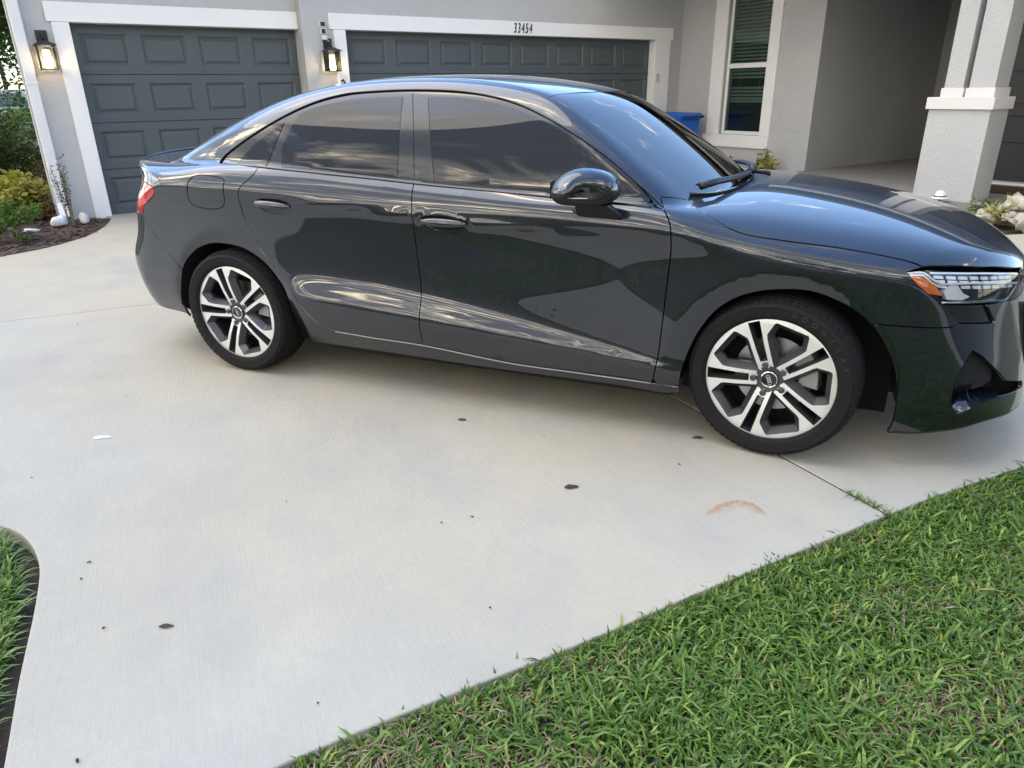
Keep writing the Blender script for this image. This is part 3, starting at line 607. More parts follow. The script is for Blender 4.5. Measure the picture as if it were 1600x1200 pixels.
def panel(name, L, ch, m, parent, spacing=.024, gap=.0026, holes=(), off=0.0, flange=.014, weld=False, both=True, depth=None):
    """a body panel: fills the loop L on the body surface; returns [right, left] objects"""
    uv = to_uv(L, ch)
    fixed = (np.abs(L[:, 1]) < 2e-3) if weld else None
    poly = inset(uv, gap, fixed); hl = [to_uv(h, ch) for h in holes]
    U, T = fill(poly, spacing, hl)
    o_ = off
    if depth is not None: o_ = off + depth(U, poly)
    P, N = from_uv(U, ch, o_)
    if depth is not None: N = None
    # orient
    tri = P[T]; fn = np.cross(tri[:, 1] - tri[:, 0], tri[:, 2] - tri[:, 0]); gn = gradF(tri.mean(1))
    bad = (fn * gn).sum(1) < 0; T = T.copy(); T[bad] = T[bad][:, ::-1]
    nv = len(P); NN = N if N is not None else gradF(P); F_ = [tuple(t) for t in T]; V = [P]; NL = [NN]
    if flange:
        cnt = {}
        for t in T:
            for a, b in ((t[0], t[1]), (t[1], t[2]), (t[2], t[0])): cnt[(a, b)] = 1
        be = [(a, b) for (a, b) in cnt if (b, a) not in cnt]
        if weld: be = [(a, b) for a, b in be if not (abs(P[a][1]) < 3e-3 and abs(P[b][1]) < 3e-3)]
        idx = sorted({i for e in be for i in e}); mp = {j: i for i, j in enumerate(idx)}
        top = P[idx]; bot = top - NN[idx] * flange; on = np.zeros_like(top)
        for a, b in be:
            t_ = P[b] - P[a]; s_ = np.cross(t_, NN[a]); s_ /= np.linalg.norm(s_) + 1e-9; on[mp[a]] += s_; on[mp[b]] += s_
        on /= np.linalg.norm(on, axis=1, keepdims=True) + 1e-9; k = len(idx)
        V += [top, bot]; NL += [on * .8 + NN[idx] * .6, on]
        for a, b in be: F_.append((nv + mp[b], nv + mp[a], nv + k + mp[a], nv + k + mp[b]))
    V = np.vstack(V); NL = np.vstack(NL)
    if weld:
        n0 = len(V); V = np.vstack([V, V * [1, -1, 1]]); NL = np.vstack([NL, NL * [1, -1, 1]]); F_ = F_ + [tuple(n0 + i for i in f[::-1]) for f in F_]
        return [mesh_obj(name, V, F_, m, parent, normals=NL)]
    par = parent if isinstance(parent, (list, tuple)) else (parent, parent)
    out = [mesh_obj(name, V, F_, m, par[0], normals=NL)]
    if both: out.append(mesh_obj(name, V * [1, -1, 1], [f[::-1] for f in F_], m, par[1], normals=NL * [1, -1, 1]))
    return out
def seg(curve, x0, x1, step=.012):
    """part of a curve between two x positions, in the order x0 -> x1"""
    a = cat_rom(curve, step); d = np.sign(x1 - x0); a = a if (a[-1, 0] - a[0, 0]) * d > 0 else a[::-1]
    return a[((a[:, 0] - x0) * d >= 0) & ((a[:, 0] - x1) * d <= 0)]
def side_pt(x, z): return bis(np.array([[x, 0, z]]), np.array([[0, -1., 0]]), .02, 1.2)[0]
def top_pt(x, y): return bis(np.array([[x, y, .62]]), np.array([[0, 0, 1.]]), 0, 1.)[0]
def sides(L): return [side_pt(x, z) for x, z in L]
def tops(L): return [top_pt(x, y) for x, y in L]
def mir(objs_fn, parents):
    pass
V_ = {k: [np.array(p) for p in v] for k, v in CV.items()}
rev = lambda c_: c_[::-1]
dcorner = V_['dlo_bot'][-1]
# ---- doors
hR = loop(V_['handR'] + [V_['handR'][0]], step=.008); hF = loop(V_['handF'] + [V_['handF'][0]], step=.008)
sillc = V_['sill']; bc = V_['bcut']
bx_top = np.array(bc[2]); bx_bot = bc[-1]
Lfd = loop(seg(V_['dlo_bot'], -.218, .853), V_['fdoor'], seg(sillc, .865, -.228), rev(bc[2:]))
Lrd = loop(seg(V_['dlo_bot'], -1.058, -.222), bc[2:], rev(V_['rdoor'][10:-1]) , rev(V_['rdoor'][:11]))
fdoor = panel('front_door', Lfd, 'M', MATS['paint'], car, holes=[hF]); rdoor = panel('rear_door', Lrd, 'M', MATS['paint'], car, holes=[hR])
# handle cups and pull bars
def cup(h, doors):
    def dep(U, poly):
        d = poly_dist(U, poly); t = np.clip(d / .022, 0, 1); return -.004 - .042 * t * t * (3 - 2 * t)
    c_ = panel('handle_cup', h, 'M', MATS['paint'], doors, spacing=.007, gap=.0006, flange=0, depth=dep)
    for o in c_: smooth_by_angle(o, 60)
    x0, x1 = h[:, 0].min(), h[:, 0].max(); zl = h[h[:, 0].argmin(), 2]; zr_ = h[h[:, 0].argmax(), 2]; n = 22; m_ = 12; v = []; f = []
    for i in range(n):
        t = i / (n - 1); x = x0 + .006 + (x1 - x0 - .014) * t; z = zl + (zr_ - zl) * t - .002; b = math.sin(math.pi * t) ** .55; p = side_pt(x, z)
        hh = .004 + .0145 * b; th = .003 + .009 * b; oy = -.004 + .020 * b
        for k in range(m_):
            a = 2 * math.pi * k / m_; v.append((x, p[1] - oy - math.cos(a) * th, z + math.sin(a) * hh - math.cos(a) * .003))
        if i:
            for k in range(m_): f.append(((i - 1) * m_ + k, i * m_ + k, i * m_ + (k + 1) % m_, (i - 1) * m_ + (k + 1) % m_))
    f += [tuple(range(m_)), tuple((n - 1) * m_ + k for k in range(m_))[::-1]]
    mesh_obj('door_handle', v, f, MATS['paint'], doors[0], smooth=True)
    mesh_obj('door_handle', [(a, -b, c2) for a, b, c2 in v], [q[::-1] for q in f], MATS['paint'], doors[1], smooth=True)
cup(hF, fdoor); cup(hR, rdoor)
# ---- fender
hd = V_['head']; podl = V_['pod']; V_['archF'][-1] = np.array((1.752, -.812, .150)); af = cat_rom(V_['archF']); arF_i = np.argmin(np.linalg.norm(af - V_['seamF'][0], axis=1))
Lfe = loop([dcorner, V_['fenA'][0]], V_['fenA'], V_['hoodcut'], [V_['hoodcut'][-1], hd[0]], [hd[0], hd[-1], hd[-2], hd[-3]], [podl[0], podl[1]], rev(V_['seamF'][:4]), af[:arF_i + 1][::-1], [af[0], np.array(sillc[-1])], seg(sillc, .966, .868), rev(V_['fdoor']))
fender = panel('front_fender', Lfe, 'M', MATS['paint'], car)
# ---- body side: quarter panel, C pillar, roof rail and sill in one pressing
ar = cat_rom(V_['archR']); seam_i = np.argmin(np.linalg.norm(ar - np.array((-1.654, -.859, .509)), axis=1))
tl = V_['tail']                                  # taillight front edge
tail_top = sides([(-1.80, .945), (-1.90, .953), (-1.985, .957)])
seamR = sides([(-1.915, .792), (-1.84, .69), (-1.75, .60), (-1.665, .515)])
lid_e = tops([(-2.06, -.655), (-2.0, -.64), (-1.90, -.62), (-1.80, -.612)])
bk_e = tops([(-1.80, -.612), (-1.65, -.595), (-1.45, -.575), (-1.25, -.56), (-1.10, -.55)])
rf_e = tops([(-1.10, -.55), (-.8, -.555), (-.4, -.565), (0, -.585), (.2, -.605), (.312, -.622)])
rb0, rb1 = side_pt(.966, .205), side_pt(-.972, .200)
corner = [side_pt(-1.985, .957), side_pt(-2.01, .985), top_pt(-2.06, -.655)]
Lbs = loop([seamR[-1], *rev(seamR)[1:]], [seamR[0], tl[2]], [tl[2], tl[1], tl[0]], [tl[0], *tail_top], corner, lid_e, bk_e, rf_e, V_['wsnear'], [V_['wsnear'][-1], V_['fenA'][-1]], rev(V_['fenA']), [V_['fenA'][0], dcorner], rev(V_['dlo_top']), seg(V_['dlo_bot'], -1.333, -1.06), V_['rdoor'][:11], V_['rdoor'][10:14], seg(sillc, -.739, .966), [rb0, *sides([(.6, .203), (0, .2), (-.5, .2)]), rb1], ar[seam_i:][::-1])
bside = panel('body_side', Lbs, 'M', MATS['paint'], car)
# bright line along the sill
def ribbon(name, curve, r_, m, parent, off=.002, both=True, n=6, chart=None):
    P = cat_rom(curve, .02); P = from_uv(to_uv(P, chart), chart)[0] if chart else P; N = gradF(P); P = P + N * off; mb = MB().tube([tuple(p) for p in P], r_, n)
    par = parent if isinstance(parent, (list, tuple)) else (parent, parent); mb.build(name, m, par[0], smooth=True)
    if both: mesh_obj(name, [(a, -b, c_) for a, b, c_ in mb.v], [q[::-1] for q in mb.f], m, par[1], smooth=True)
ribbon('sill_trim', [p - np.array([0, 0, .005]) for p in sillc], .0026, MATS['sill_line'], bside, off=.001)
# fuel flap outline: a dark joint round a slightly proud flap
fl = cat_rom(V_['fuel'] + [V_['fuel'][0]], .008)
ribbon('fuel_flap_joint', [p for p in fl[::2]] + [fl[0]], .0030, MATS['black_matte'], (bside[0], None), off=-.0010, both=False, chart='M')
# ---- greenhouse: black surround, glass
Ldlo = loop(V_['dlo_top'], rev(V_['dlo_bot']))
dlo = panel('window_surround', Ldlo, 'M', MATS['black_gloss'], car, off=-.004, gap=.0005, flange=0)
gR, gQ, gF, gM = V_['gR'], V_['gQ'], V_['gF'], V_['gM']
panel('door_glass', loop([gR[0], gR[1]], [gR[1], gR[2], gR[3]], gR[3:8], [gR[7], gR[8]], [gR[8], gR[0]]), 'M', MATS['side_glass'], rdoor, off=-.0015, gap=0, flange=.004)
panel('quarter_glass', loop([gQ[0], gQ[1], gQ[2]], [gQ[2], gQ[3]], [gQ[3], gQ[0]]), 'M', MATS['side_glass'], bside, off=-.0015, gap=0, flange=.004)
panel('door_glass', loop(gF[:8], [gF[7], gF[8], gF[9]], [gF[9], gF[10], gF[11]], [gF[11], gF[0]]), 'M', MATS['side_glass'], fdoor, off=-.0015, gap=0, flange=.004)
panel('mirror_glass_corner', loop([gM[0], gM[1]], [gM[1], gM[2]], [gM[2], gM[3], gM[0]]), 'M', MATS['side_glass'], fdoor, off=-.0015, gap=0, flange=.004)
# pillar covers either side of the door joint
bq = lambda d: [bc[0] + np.array([d, 0, -.012]), bc[1] + np.array([d, 0, 0]), bc[2] + np.array([d, 0, .012])]
panel('pillar_cover', loop(bq(.004), [bq(.004)[-1], gF[11] + np.array([-.004, 0, 0])], [gF[11] + np.array([-.004, 0, 0]), gF[0] + np.array([-.004, 0, 0])]), 'M', MATS['black_gloss'], fdoor, off=-.0005, gap=0, flange=.004)
panel('pillar_cover', loop(bq(-.004), [bq(-.004)[-1], gR[8] + np.array([.004, 0, 0])], [gR[8] + np.array([.004, 0, 0]), gR[7] + np.array([.004, 0, 0])]), 'M', MATS['black_gloss'], rdoor, off=-.0005, gap=0, flange=.004)
ribbon('window_trim', seg(V_['dlo_bot'], -1.32, .84)[::4].tolist(), .005, MATS['black_gloss'], dlo, off=.001)
ribbon('window_trim', cat_rom(V_['dlo_top'], .03).tolist(), .004, MATS['black_gloss'], dlo, off=.0005)
# ---- hood, roof, screens, boot lid
front_h = [V_['hoodcut'][-1]] + V_['hoodfront'][1:] + tops([(2.145, -.30), (2.165, -.15), (2.17, 0)])
Lho = loop(V_['hoodcut'], front_h, [front_h[-1], top_pt(1.165, 0)], rev(V_['hoodrear'][:4]) if False else [top_pt(1.165, 0), top_pt(1.15, -.21), top_pt(1.09, -.41), top_pt(1.0, -.565), top_pt(.94, -.66), V_['hoodcut'][0]])
hood = panel('hood', Lho, 'T', MATS['paint'], car, weld=True, spacing=.02)
ws_b = tops([(.917, -.642), (1.0, -.48), (1.06, -.30), (1.085, -.15), (1.09, 0)])
wseam = tops([(.312, -.622), (.356, -.454), (.395, -.23), (.41, 0)])
Lws = loop(V_['wsnear'], ws_b, [ws_b[-1], wseam[-1]], rev(wseam))
screen = panel('windscreen', Lws, 'T', MATS['screen_glass'], car, weld=True, gap=.003, off=-.002)
Lrf = loop(rf_e, wseam, [wseam[-1], top_pt(-1.22, 0)], tops([(-1.22, 0), (-1.20, -.25), (-1.15, -.45), (-1.10, -.55)]))
panel('roof', Lrf, 'T', MATS['paint'], car, weld=True, spacing=.03)
bk_b = tops([(-1.80, -.612), (-1.87, -.45), (-1.91, -.2), (-1.915, 0)])
Lbk = loop(bk_e, tops([(-1.10, -.55), (-1.15, -.45), (-1.20, -.25), (-1.22, 0)]), [top_pt(-1.22, 0), bk_b[-1]], rev(bk_b))
panel('rear_window', Lbk, 'T', MATS['side_glass'], car, weld=True, spacing=.03, gap=.003, off=-.002)
lid_r = tops([(-2.06, -.655), (-2.12, -.52), (-2.17, -.30), (-2.19, 0)])
Lli = loop(rev(lid_e), bk_b, [bk_b[-1], lid_r[-1]], rev(lid_r))
lid_o = panel('boot_lid', Lli, 'T', MATS['paint'], car, weld=True, spacing=.02)
# lip spoiler along the lid's edge
lp = []
for (x, y) in [(-2.06, -.60), (-2.11, -.50), (-2.155, -.33), (-2.18, -.15), (-2.185, 0), (-2.18, .15), (-2.155, .33), (-2.11, .50), (-2.06, .60)]: lp.append(tuple(top_pt(x, -abs(y)) * [1, 1 if y < 0 else -1, 1] + np.array([0, 0, .006])))
MB().tube(lp, [.002, .003, .004, .005, .005, .005, .004, .003, .002], 10).build('lip_spoiler', MATS['paint'], lid_o[0], smooth=True)
# scuttle between hood and windscreen
Lcw = loop([V_['wsnear'][-1], *ws_b[1:]], [ws_b[-1], top_pt(1.165, 0)], [top_pt(1.165, 0), top_pt(1.15, -.21), top_pt(1.09, -.41), top_pt(1.0, -.565), top_pt(.935, -.668)])
panel('scuttle', Lcw, 'T', MATS['black_satin'], car, weld=True, off=-.02, gap=-.004, flange=0)
# wipers
for pts in ([(.95, -.60, .035), (1.00, -.50, .045), (1.055, -.30, .03), (1.075, -.12, .02), (1.08, .1, .015)], [(1.09, .02, .02), (1.06, .25, .03), (1.0, .48, .03), (.94, .60, .02)]):
    q = [tuple(top_pt(x, -abs(y)) * [1, 1 if y < 0 else -1, 1] + np.array([0, 0, h])) for x, y, h in pts]
    wp = MB().tube(q, [.016, .014, .012, .010, .006][:len(q)], 8).build('wiper', MATS['black_satin'], car, smooth=True)
    q2 = [(a - .02, b, c_ + .004) for a, b, c_ in q]; MB().tube(q2, .005, 6).build('wiper_blade', MATS['rubber_black'], wp)
# ---- front end
seam_pt = af[arF_i]
fr = lambda a, z: bis(np.array([[1.2, 0, z]]), np.array([[math.cos(a), -math.sin(a), 0]]), .05, 1.6)[0]
bot_f = [af[-1], *V_['bumpbot'][1:], fr(.40, .205), fr(.2, .20), fr(0, .20)]
gr_top, gr_bot = .69, .30
gr = [fr(0, gr_bot), fr(.22, gr_bot), fr(.36, .36), fr(.415, .50), fr(.40, .62), fr(.36, gr_top), fr(.2, gr_top + .005), fr(0, gr_top + .01)]
hb_in = fr(.40, .715)
Lfb = loop(V_['seamF'][:4], [V_['seamF'][3], podl[1]], [podl[1], podl[2]], [podl[2], podl[3]], [podl[3], hd[6]], [hd[6], hd[5], hd[4], hd[3]], [hd[3], fr(.36, .722), fr(.2, .732), fr(0, .735)], [fr(0, .735), gr[-1]], rev(gr[-3:]), rev(gr[1:6]), [gr[1], gr[0]], [gr[0], bot_f[-1]], rev(bot_f), af[arF_i:][::-1])
B_ = V_['blade']
ikL = V_['intake'][:3] + [B_[0], B_[5], B_[4], B_[3]] + V_['intake'][6:]      # opening: intake and the shelf below it
ik_loop = loop(*[[ikL[i], ikL[(i + 1) % len(ikL)]] for i in range(len(ikL))], step=.01)
fbump = panel('front_bumper', Lfb, 'F', MATS['paint'], car, weld=True, spacing=.02, holes=[ik_loop])
fb = fbump[0]
def mir_panel(name, L, m, parent, **k):
    return panel(name, L, 'F', m, parent, **k)
panel('air_intake', ik_loop, 'F', MATS['black_matte'], fb, off=-.105, gap=-.008, flange=0, spacing=.02)
bl_ = [fr(.93, .19), fr(.93, .52), fr(.7, .54), fr(.45, .54), fr(.36, .50), fr(.36, .19), fr(.6, .18)]
panel('bumper_liner', loop(*[[bl_[i], bl_[(i + 1) % 7]] for i in range(7)]), 'F', MATS['black_matte'], fb, off=-.115, gap=0, flange=0, spacing=.04)
for sy in (-1, 1): MB().box(1.85, 2.214, sy * .44 - .004, sy * .44 + .004, .20, .60).build('bumper_liner', MATS['black_matte'], fb)
# honeycomb set in the intake's outer side
for i in range(12):
    q0 = V_['intake'][1] + (V_['intake'][2] - V_['intake'][1]) * (i / 8.0); q0 = q0 + np.array([.018 + .014 * (i % 2), .012, 0]); n_ = gradF(q0[None])[0]; c_ = q0 - n_ * .03
    MB().lathe([(.004, -.002), (.008, -.002), (.008, .002), (.004, .002)], 6, axis='y', center=tuple(c_), closed=True).build('grille_cell', MATS['black_satin'], fb)
# bright blade under the intake: a shelf that looks up at the sky
nB = gradF(np.array(B_)); back = np.array([.20, .93, -.30]); inn = lambda i, d, dz=0: B_[i] - nB[i] * d + np.array([0, 0, dz])
lo_e = [B_[0] - nB[0] * -.003, B_[5] + nB[5] * .004, B_[4] + nB[4] * .004, B_[3] + nB[3] * .003]; up_e = [B_[0] + back * .03, B_[1] + back * .095, B_[2] + back * .095, B_[3] + back * .05]
v = []; f = []
for a, b in zip(cat_rom(lo_e, .012)[np.linspace(0, len(cat_rom(lo_e, .012)) - 1, 14).astype(int)], cat_rom(up_e, .012)[np.linspace(0, len(cat_rom(up_e, .012)) - 1, 14).astype(int)]):
    v += [a - np.array([0, 0, .010]), a, a + (b - a) * .5 + np.array([0, 0, .003]), b]
for i in range(13):
    for k in range(3): f.append((4 * i + k, 4 * i + 4 + k, 4 * i + 5 + k, 4 * i + 1 + k))
smooth_by_angle(mesh_obj('bumper_blade', v, f, MATS['paint'], fb), 50); mesh_obj('bumper_blade', [(a, -b, c_) for a, b, c_ in v], [q[::-1] for q in f], MATS['paint'], fb)
# splitter lip
ribbon('splitter', [tuple(p) for p in bot_f], .012, MATS['black_satin'], (fb, fb), off=-.012)
# grille
gl_ = panel('grille', loop(gr, [gr[-1], gr[0]]), 'F', MATS['black_satin'], car, weld=True, spacing=.03, off=-.03, gap=0, flange=0)[0]
for zz in np.arange(.33, .69, .03):
    q = [tuple(fr(a, zz) - np.array([.015, 0, 0])) for a in (.38, .25, .12, 0)]; q += [(x, -y, z) for x, y, z in q[-2::-1]]
    MB().tube(q, .004, 5).build('grille_bar', MATS['black_gloss'], gl_, smooth=True)
# four-ring badge on the grille
for i in range(4):
    mb = MB(); mb.lathe([(.030, -.003), (.036, -.003), (.036, .003), (.030, .003)], 28, axis='y', closed=True)
    o = mb.build('badge_ring', MATS['chrome'], gl_); o.rotation_euler = (0, 0, R(90)); o.location = (fr(0, .60)[0] - .004 - .002 * (i % 2), -.072 + i * .048, .60)
# headlamps
Lhe = loop([hd[0], hd[1]], hd[1:4], [hd[3], hd[4], hd[5]], hd[5:9], hd[8:], [hd[-1], hd[0]])
housing = panel('headlight', Lhe, 'F', MATS['lamp_housing'], car, off=-.045, gap=-.006, spacing=.02, flange=0)
lens = panel('lamp_lens', Lhe, 'F', MATS['lens_clear'], housing, off=-.001, gap=.003, spacing=.02, flange=.0)
def cyc(L): return loop(*[[L[i], L[(i + 1) % len(L)]] for i in range(len(L))], step=.008)
panel('lamp_rim', Lhe, 'F', MATS['lamp_housing'], housing, off=-.004, gap=.001, spacing=.02, flange=.03, holes=[]) if False else None
LP = {k: [np.array(p) for p in v_] for k, v_ in LAMP.items()}
LP['c00'], LP['c01'] = [np.array(p) for p in LAMPC]
panel('side_marker', cyc(LP['orange']), 'F', MATS['orange_lens'], housing, off=-.010, gap=0, spacing=.012, flange=.006)
panel('projector', cyc(LP['proj']), 'F', MATS['lamp_cell'], housing, off=-.016, gap=0, spacing=.012, flange=.02)
for q in (LP['bar1'], LP['bar2'], LP['bar3']):
    ribbon('light_guide', q, .0042, MATS['lamp_cell'], housing, off=-.014)
ribbon('lamp_trim', LP['low'], .005, MATS['chrome'], housing, off=-.008)
for i in range(3):
    for j in range(8):
        a0 = LP['c00'] + (LP['c01'] - LP['c00']) * ((j + .12 + .12 * i) / 8.6); dx = (LP['c01'] - LP['c00']) / 8.6 * .72; dz = np.array([0, 0, -.0165])
        t_ = a0 + dz * i; q = [t_, t_ + dx, t_ + dx * 1.06 + dz * .72, t_ + dx * .06 + dz * .72]
        panel('light_cell', cyc(q), 'F', MATS['lamp_cell'], housing, off=-.020, gap=0, spacing=.02, flange=.006)
Lpo = cyc(podl)
pod = panel('lower_lamp', Lpo, 'F', MATS['black_gloss'], car, off=-.012, gap=.002, spacing=.02)
# ---- rear end
br = lambda a, z: bis(np.array([[-1.2, 0, z]]), np.array([[-math.cos(a), -math.sin(a), 0]]), .05, 1.6)[0]
tl_low = [np.array(seamR[0]), br(.72, .80), br(.55, .83), br(.40, .845)]
tl_in = [br(.40, .845), br(.40, .95)]
tl_up = [tl[0], *tail_top, br(.72, .957), br(.55, .957), br(.40, .95)]
Lta = loop([tl[0], tl[1], tl[2]], [tl[2], seamR[0]], tl_low, tl_in, rev(tl_up))
tail = panel('tail_light', Lta, 'B', MATS['red_lens'], car, off=-.001, gap=.0025, spacing=.015)
panel('tail_facet', cyc([br(.83, .90), br(.90, .93), br(.905, .85), br(.83, .82)]), 'B', MATS['red_pale'], tail, off=.0006, gap=0, spacing=.015, flange=.002)
bb_ = [ar[0], br(.95, .24), br(.8, .25), br(.6, .265), br(.3, .28), br(0, .28)]
Lrb = loop(rev(seamR), tl_low, [tl_low[-1], br(.40, .80)], [br(.40, .80), br(.2, .79), br(0, .79)], [br(0, .79), bb_[-1]], rev(bb_), ar[:seam_i + 1])
rbump = panel('rear_bumper', Lrb, 'B', MATS['paint'], car, weld=True, spacing=.022)
Lbl = loop([br(.40, .80), br(.2, .79), br(0, .79)], [br(0, .79), br(0, 1.035)], [br(0, 1.035), br(.3, 1.035), br(.5, 1.02), br(.66, 1.0)], [br(.66, 1.0), br(.60, .97), br(.40, .957)], [br(.40, .957), br(.40, .80)])
panel('boot_lid_face', Lbl, 'B', MATS['paint'], lid_o[0], weld=True, spacing=.022)
Lcr = loop(corner, [corner[-1], br(.66, 1.0)], [br(.66, 1.0), br(.60, .97)], [br(.60, .97), br(.72, .958), tail_top[-1]])
panel('rear_corner', Lcr, 'B', MATS['paint'], bside, spacing=.015, gap=0, flange=0)
# ---- dark inner shell that closes the joints, underbody
xs = np.linspace(-2.12, 2.08, 120); vs_ = np.linspace(-.42, .46, 36); UU, VV = np.meshgrid(xs, vs_); U = np.stack([UU.ravel(), VV.ravel()], 1)
P, N = from_uv(U, 'M', -.022); nx = len(xs); f = []
for j in range(len(vs_) - 1):
    for i in range(nx - 1):
        q = (j * nx + i, j * nx + i + 1, (j + 1) * nx + i + 1, (j + 1) * nx + i); c_ = P[list(q)].mean(0)
        if c_[2] < .34 and abs(c_[0]) > 1.0: continue
        if min(math.hypot(c_[0] - 1.34, c_[2] - .30), math.hypot(c_[0] + 1.318, c_[2] - .30)) < .46 or c_[2] < .19: continue
        if abs(c_[0] - 1.9) < .35 and c_[2] > .5 and c_[2] < .80 and c_[0] > 1.70: continue
        f.append(q)
mesh_obj('inner_shell', P, f, MATS['black_matte'], car); mesh_obj('inner_shell', P * [1, -1, 1], [q[::-1] for q in f], MATS['black_matte'], car)
ub = MB(); ub.box(-.93, .93, -.80, .80, .17, .30); ub.box(-2.1, 2.1, -.52, .52, .20, .60); ub.build('underbody', MATS['black_matte'], car)
for sx in (-1, 1):
    for sy in (-1, 1):
        w = MB(); n = 26; cx = 1.318 * sx + (.022 if sx > 0 else -.004); v = []; f = []
        for i in range(n):
            a = R(-5 + 190 * i / (n - 1)); r_ = .40
            if sx > 0 and math.cos(a) > 0: r_ = .40 + .015 * math.cos(a)
            for yy in (.845 if -.05 < a < 3.19 else .79, .50): v.append((cx + r_ * math.cos(a), sy * yy, .30 + r_ * math.sin(a)))
            if i: f.append((2 * i - 2, 2 * i - 1, 2 * i + 1, 2 * i))
        w.add(v, f); w.add([(cx - .42, sy * .50, .1), (cx + .42, sy * .50, .1), (cx + .42, sy * .50, .75), (cx - .42, sy * .50, .75)], [(0, 1, 2, 3)])
        w.build('wheel_liner', MATS['black_matte'], car)
# ---- cabin
cab = MB(); cab.box(-1.35, .75, -.74, .74, .30, .42); cab.build('cabin_floor', MATS['dash'], car)
ds = MB(); prof = [(.62, .60), (.60, .90), (.68, .955), (.90, .945), (1.06, .93), (1.06, .60)]
ds.add([(x, -.70, z) for x, z in prof] + [(x, .70, z) for x, z in prof], [tuple(range(6)), tuple(range(6, 12))[::-1]] + [(i, 6 + i, 6 + (i + 1) % 6, (i + 1) % 6) for i in range(6)]); ds.build('dashboard', MATS['dash'], car, bevel=.02)
st = MB(); st.lathe([(.165 + .014 * math.cos(t), .014 * math.sin(t)) for t in np.linspace(0, 2 * math.pi, 9)[:-1]], 28, closed=True); st.box(-.16, .16, -.02, .02, -.01, .01); st.lathe([(.001, .012), (.06, .012), (.06, -.03), (.001, -.03)], 16)
so = st.build('steering_wheel', MATS['dash'], car, smooth=True); so.location = (.50, .36, .93); so.rotation_euler = (0, R(-62), 0)
for sy in (-1, 1):
    s_ = MB(); y0 = .36 * sy
    s_.box(-.45, .05, y0 - .25, y0 + .25, .42, .58)
    s_.add([(-.62, y0 - .24, .56), (-.44, y0 - .25, .56), (-.44, y0 + .25, .56), (-.62, y0 + .24, .56), (-.78, y0 - .20, 1.10), (-.66, y0 - .21, 1.12), (-.66, y0 + .21, 1.12), (-.78, y0 + .20, 1.10)], [(3, 2, 1, 0), (4, 5, 6, 7), (0, 1, 5, 4), (1, 2, 6, 5), (2, 3, 7, 6), (3, 0, 4, 7)])
    s_.box(-.79, -.69, y0 - .13, y0 + .13, 1.13, 1.29); s_.build('seat', MATS['seat_cloth'], car, bevel=.03, seg=3)
s_ = MB(); s_.box(-1.2, -.85, -.66, .66, .42, .60); s_.box(-1.38, -1.2, -.64, .64, .5, 1.10); s_.build('seat', MATS['seat_cloth'], car, bevel=.04, seg=3)
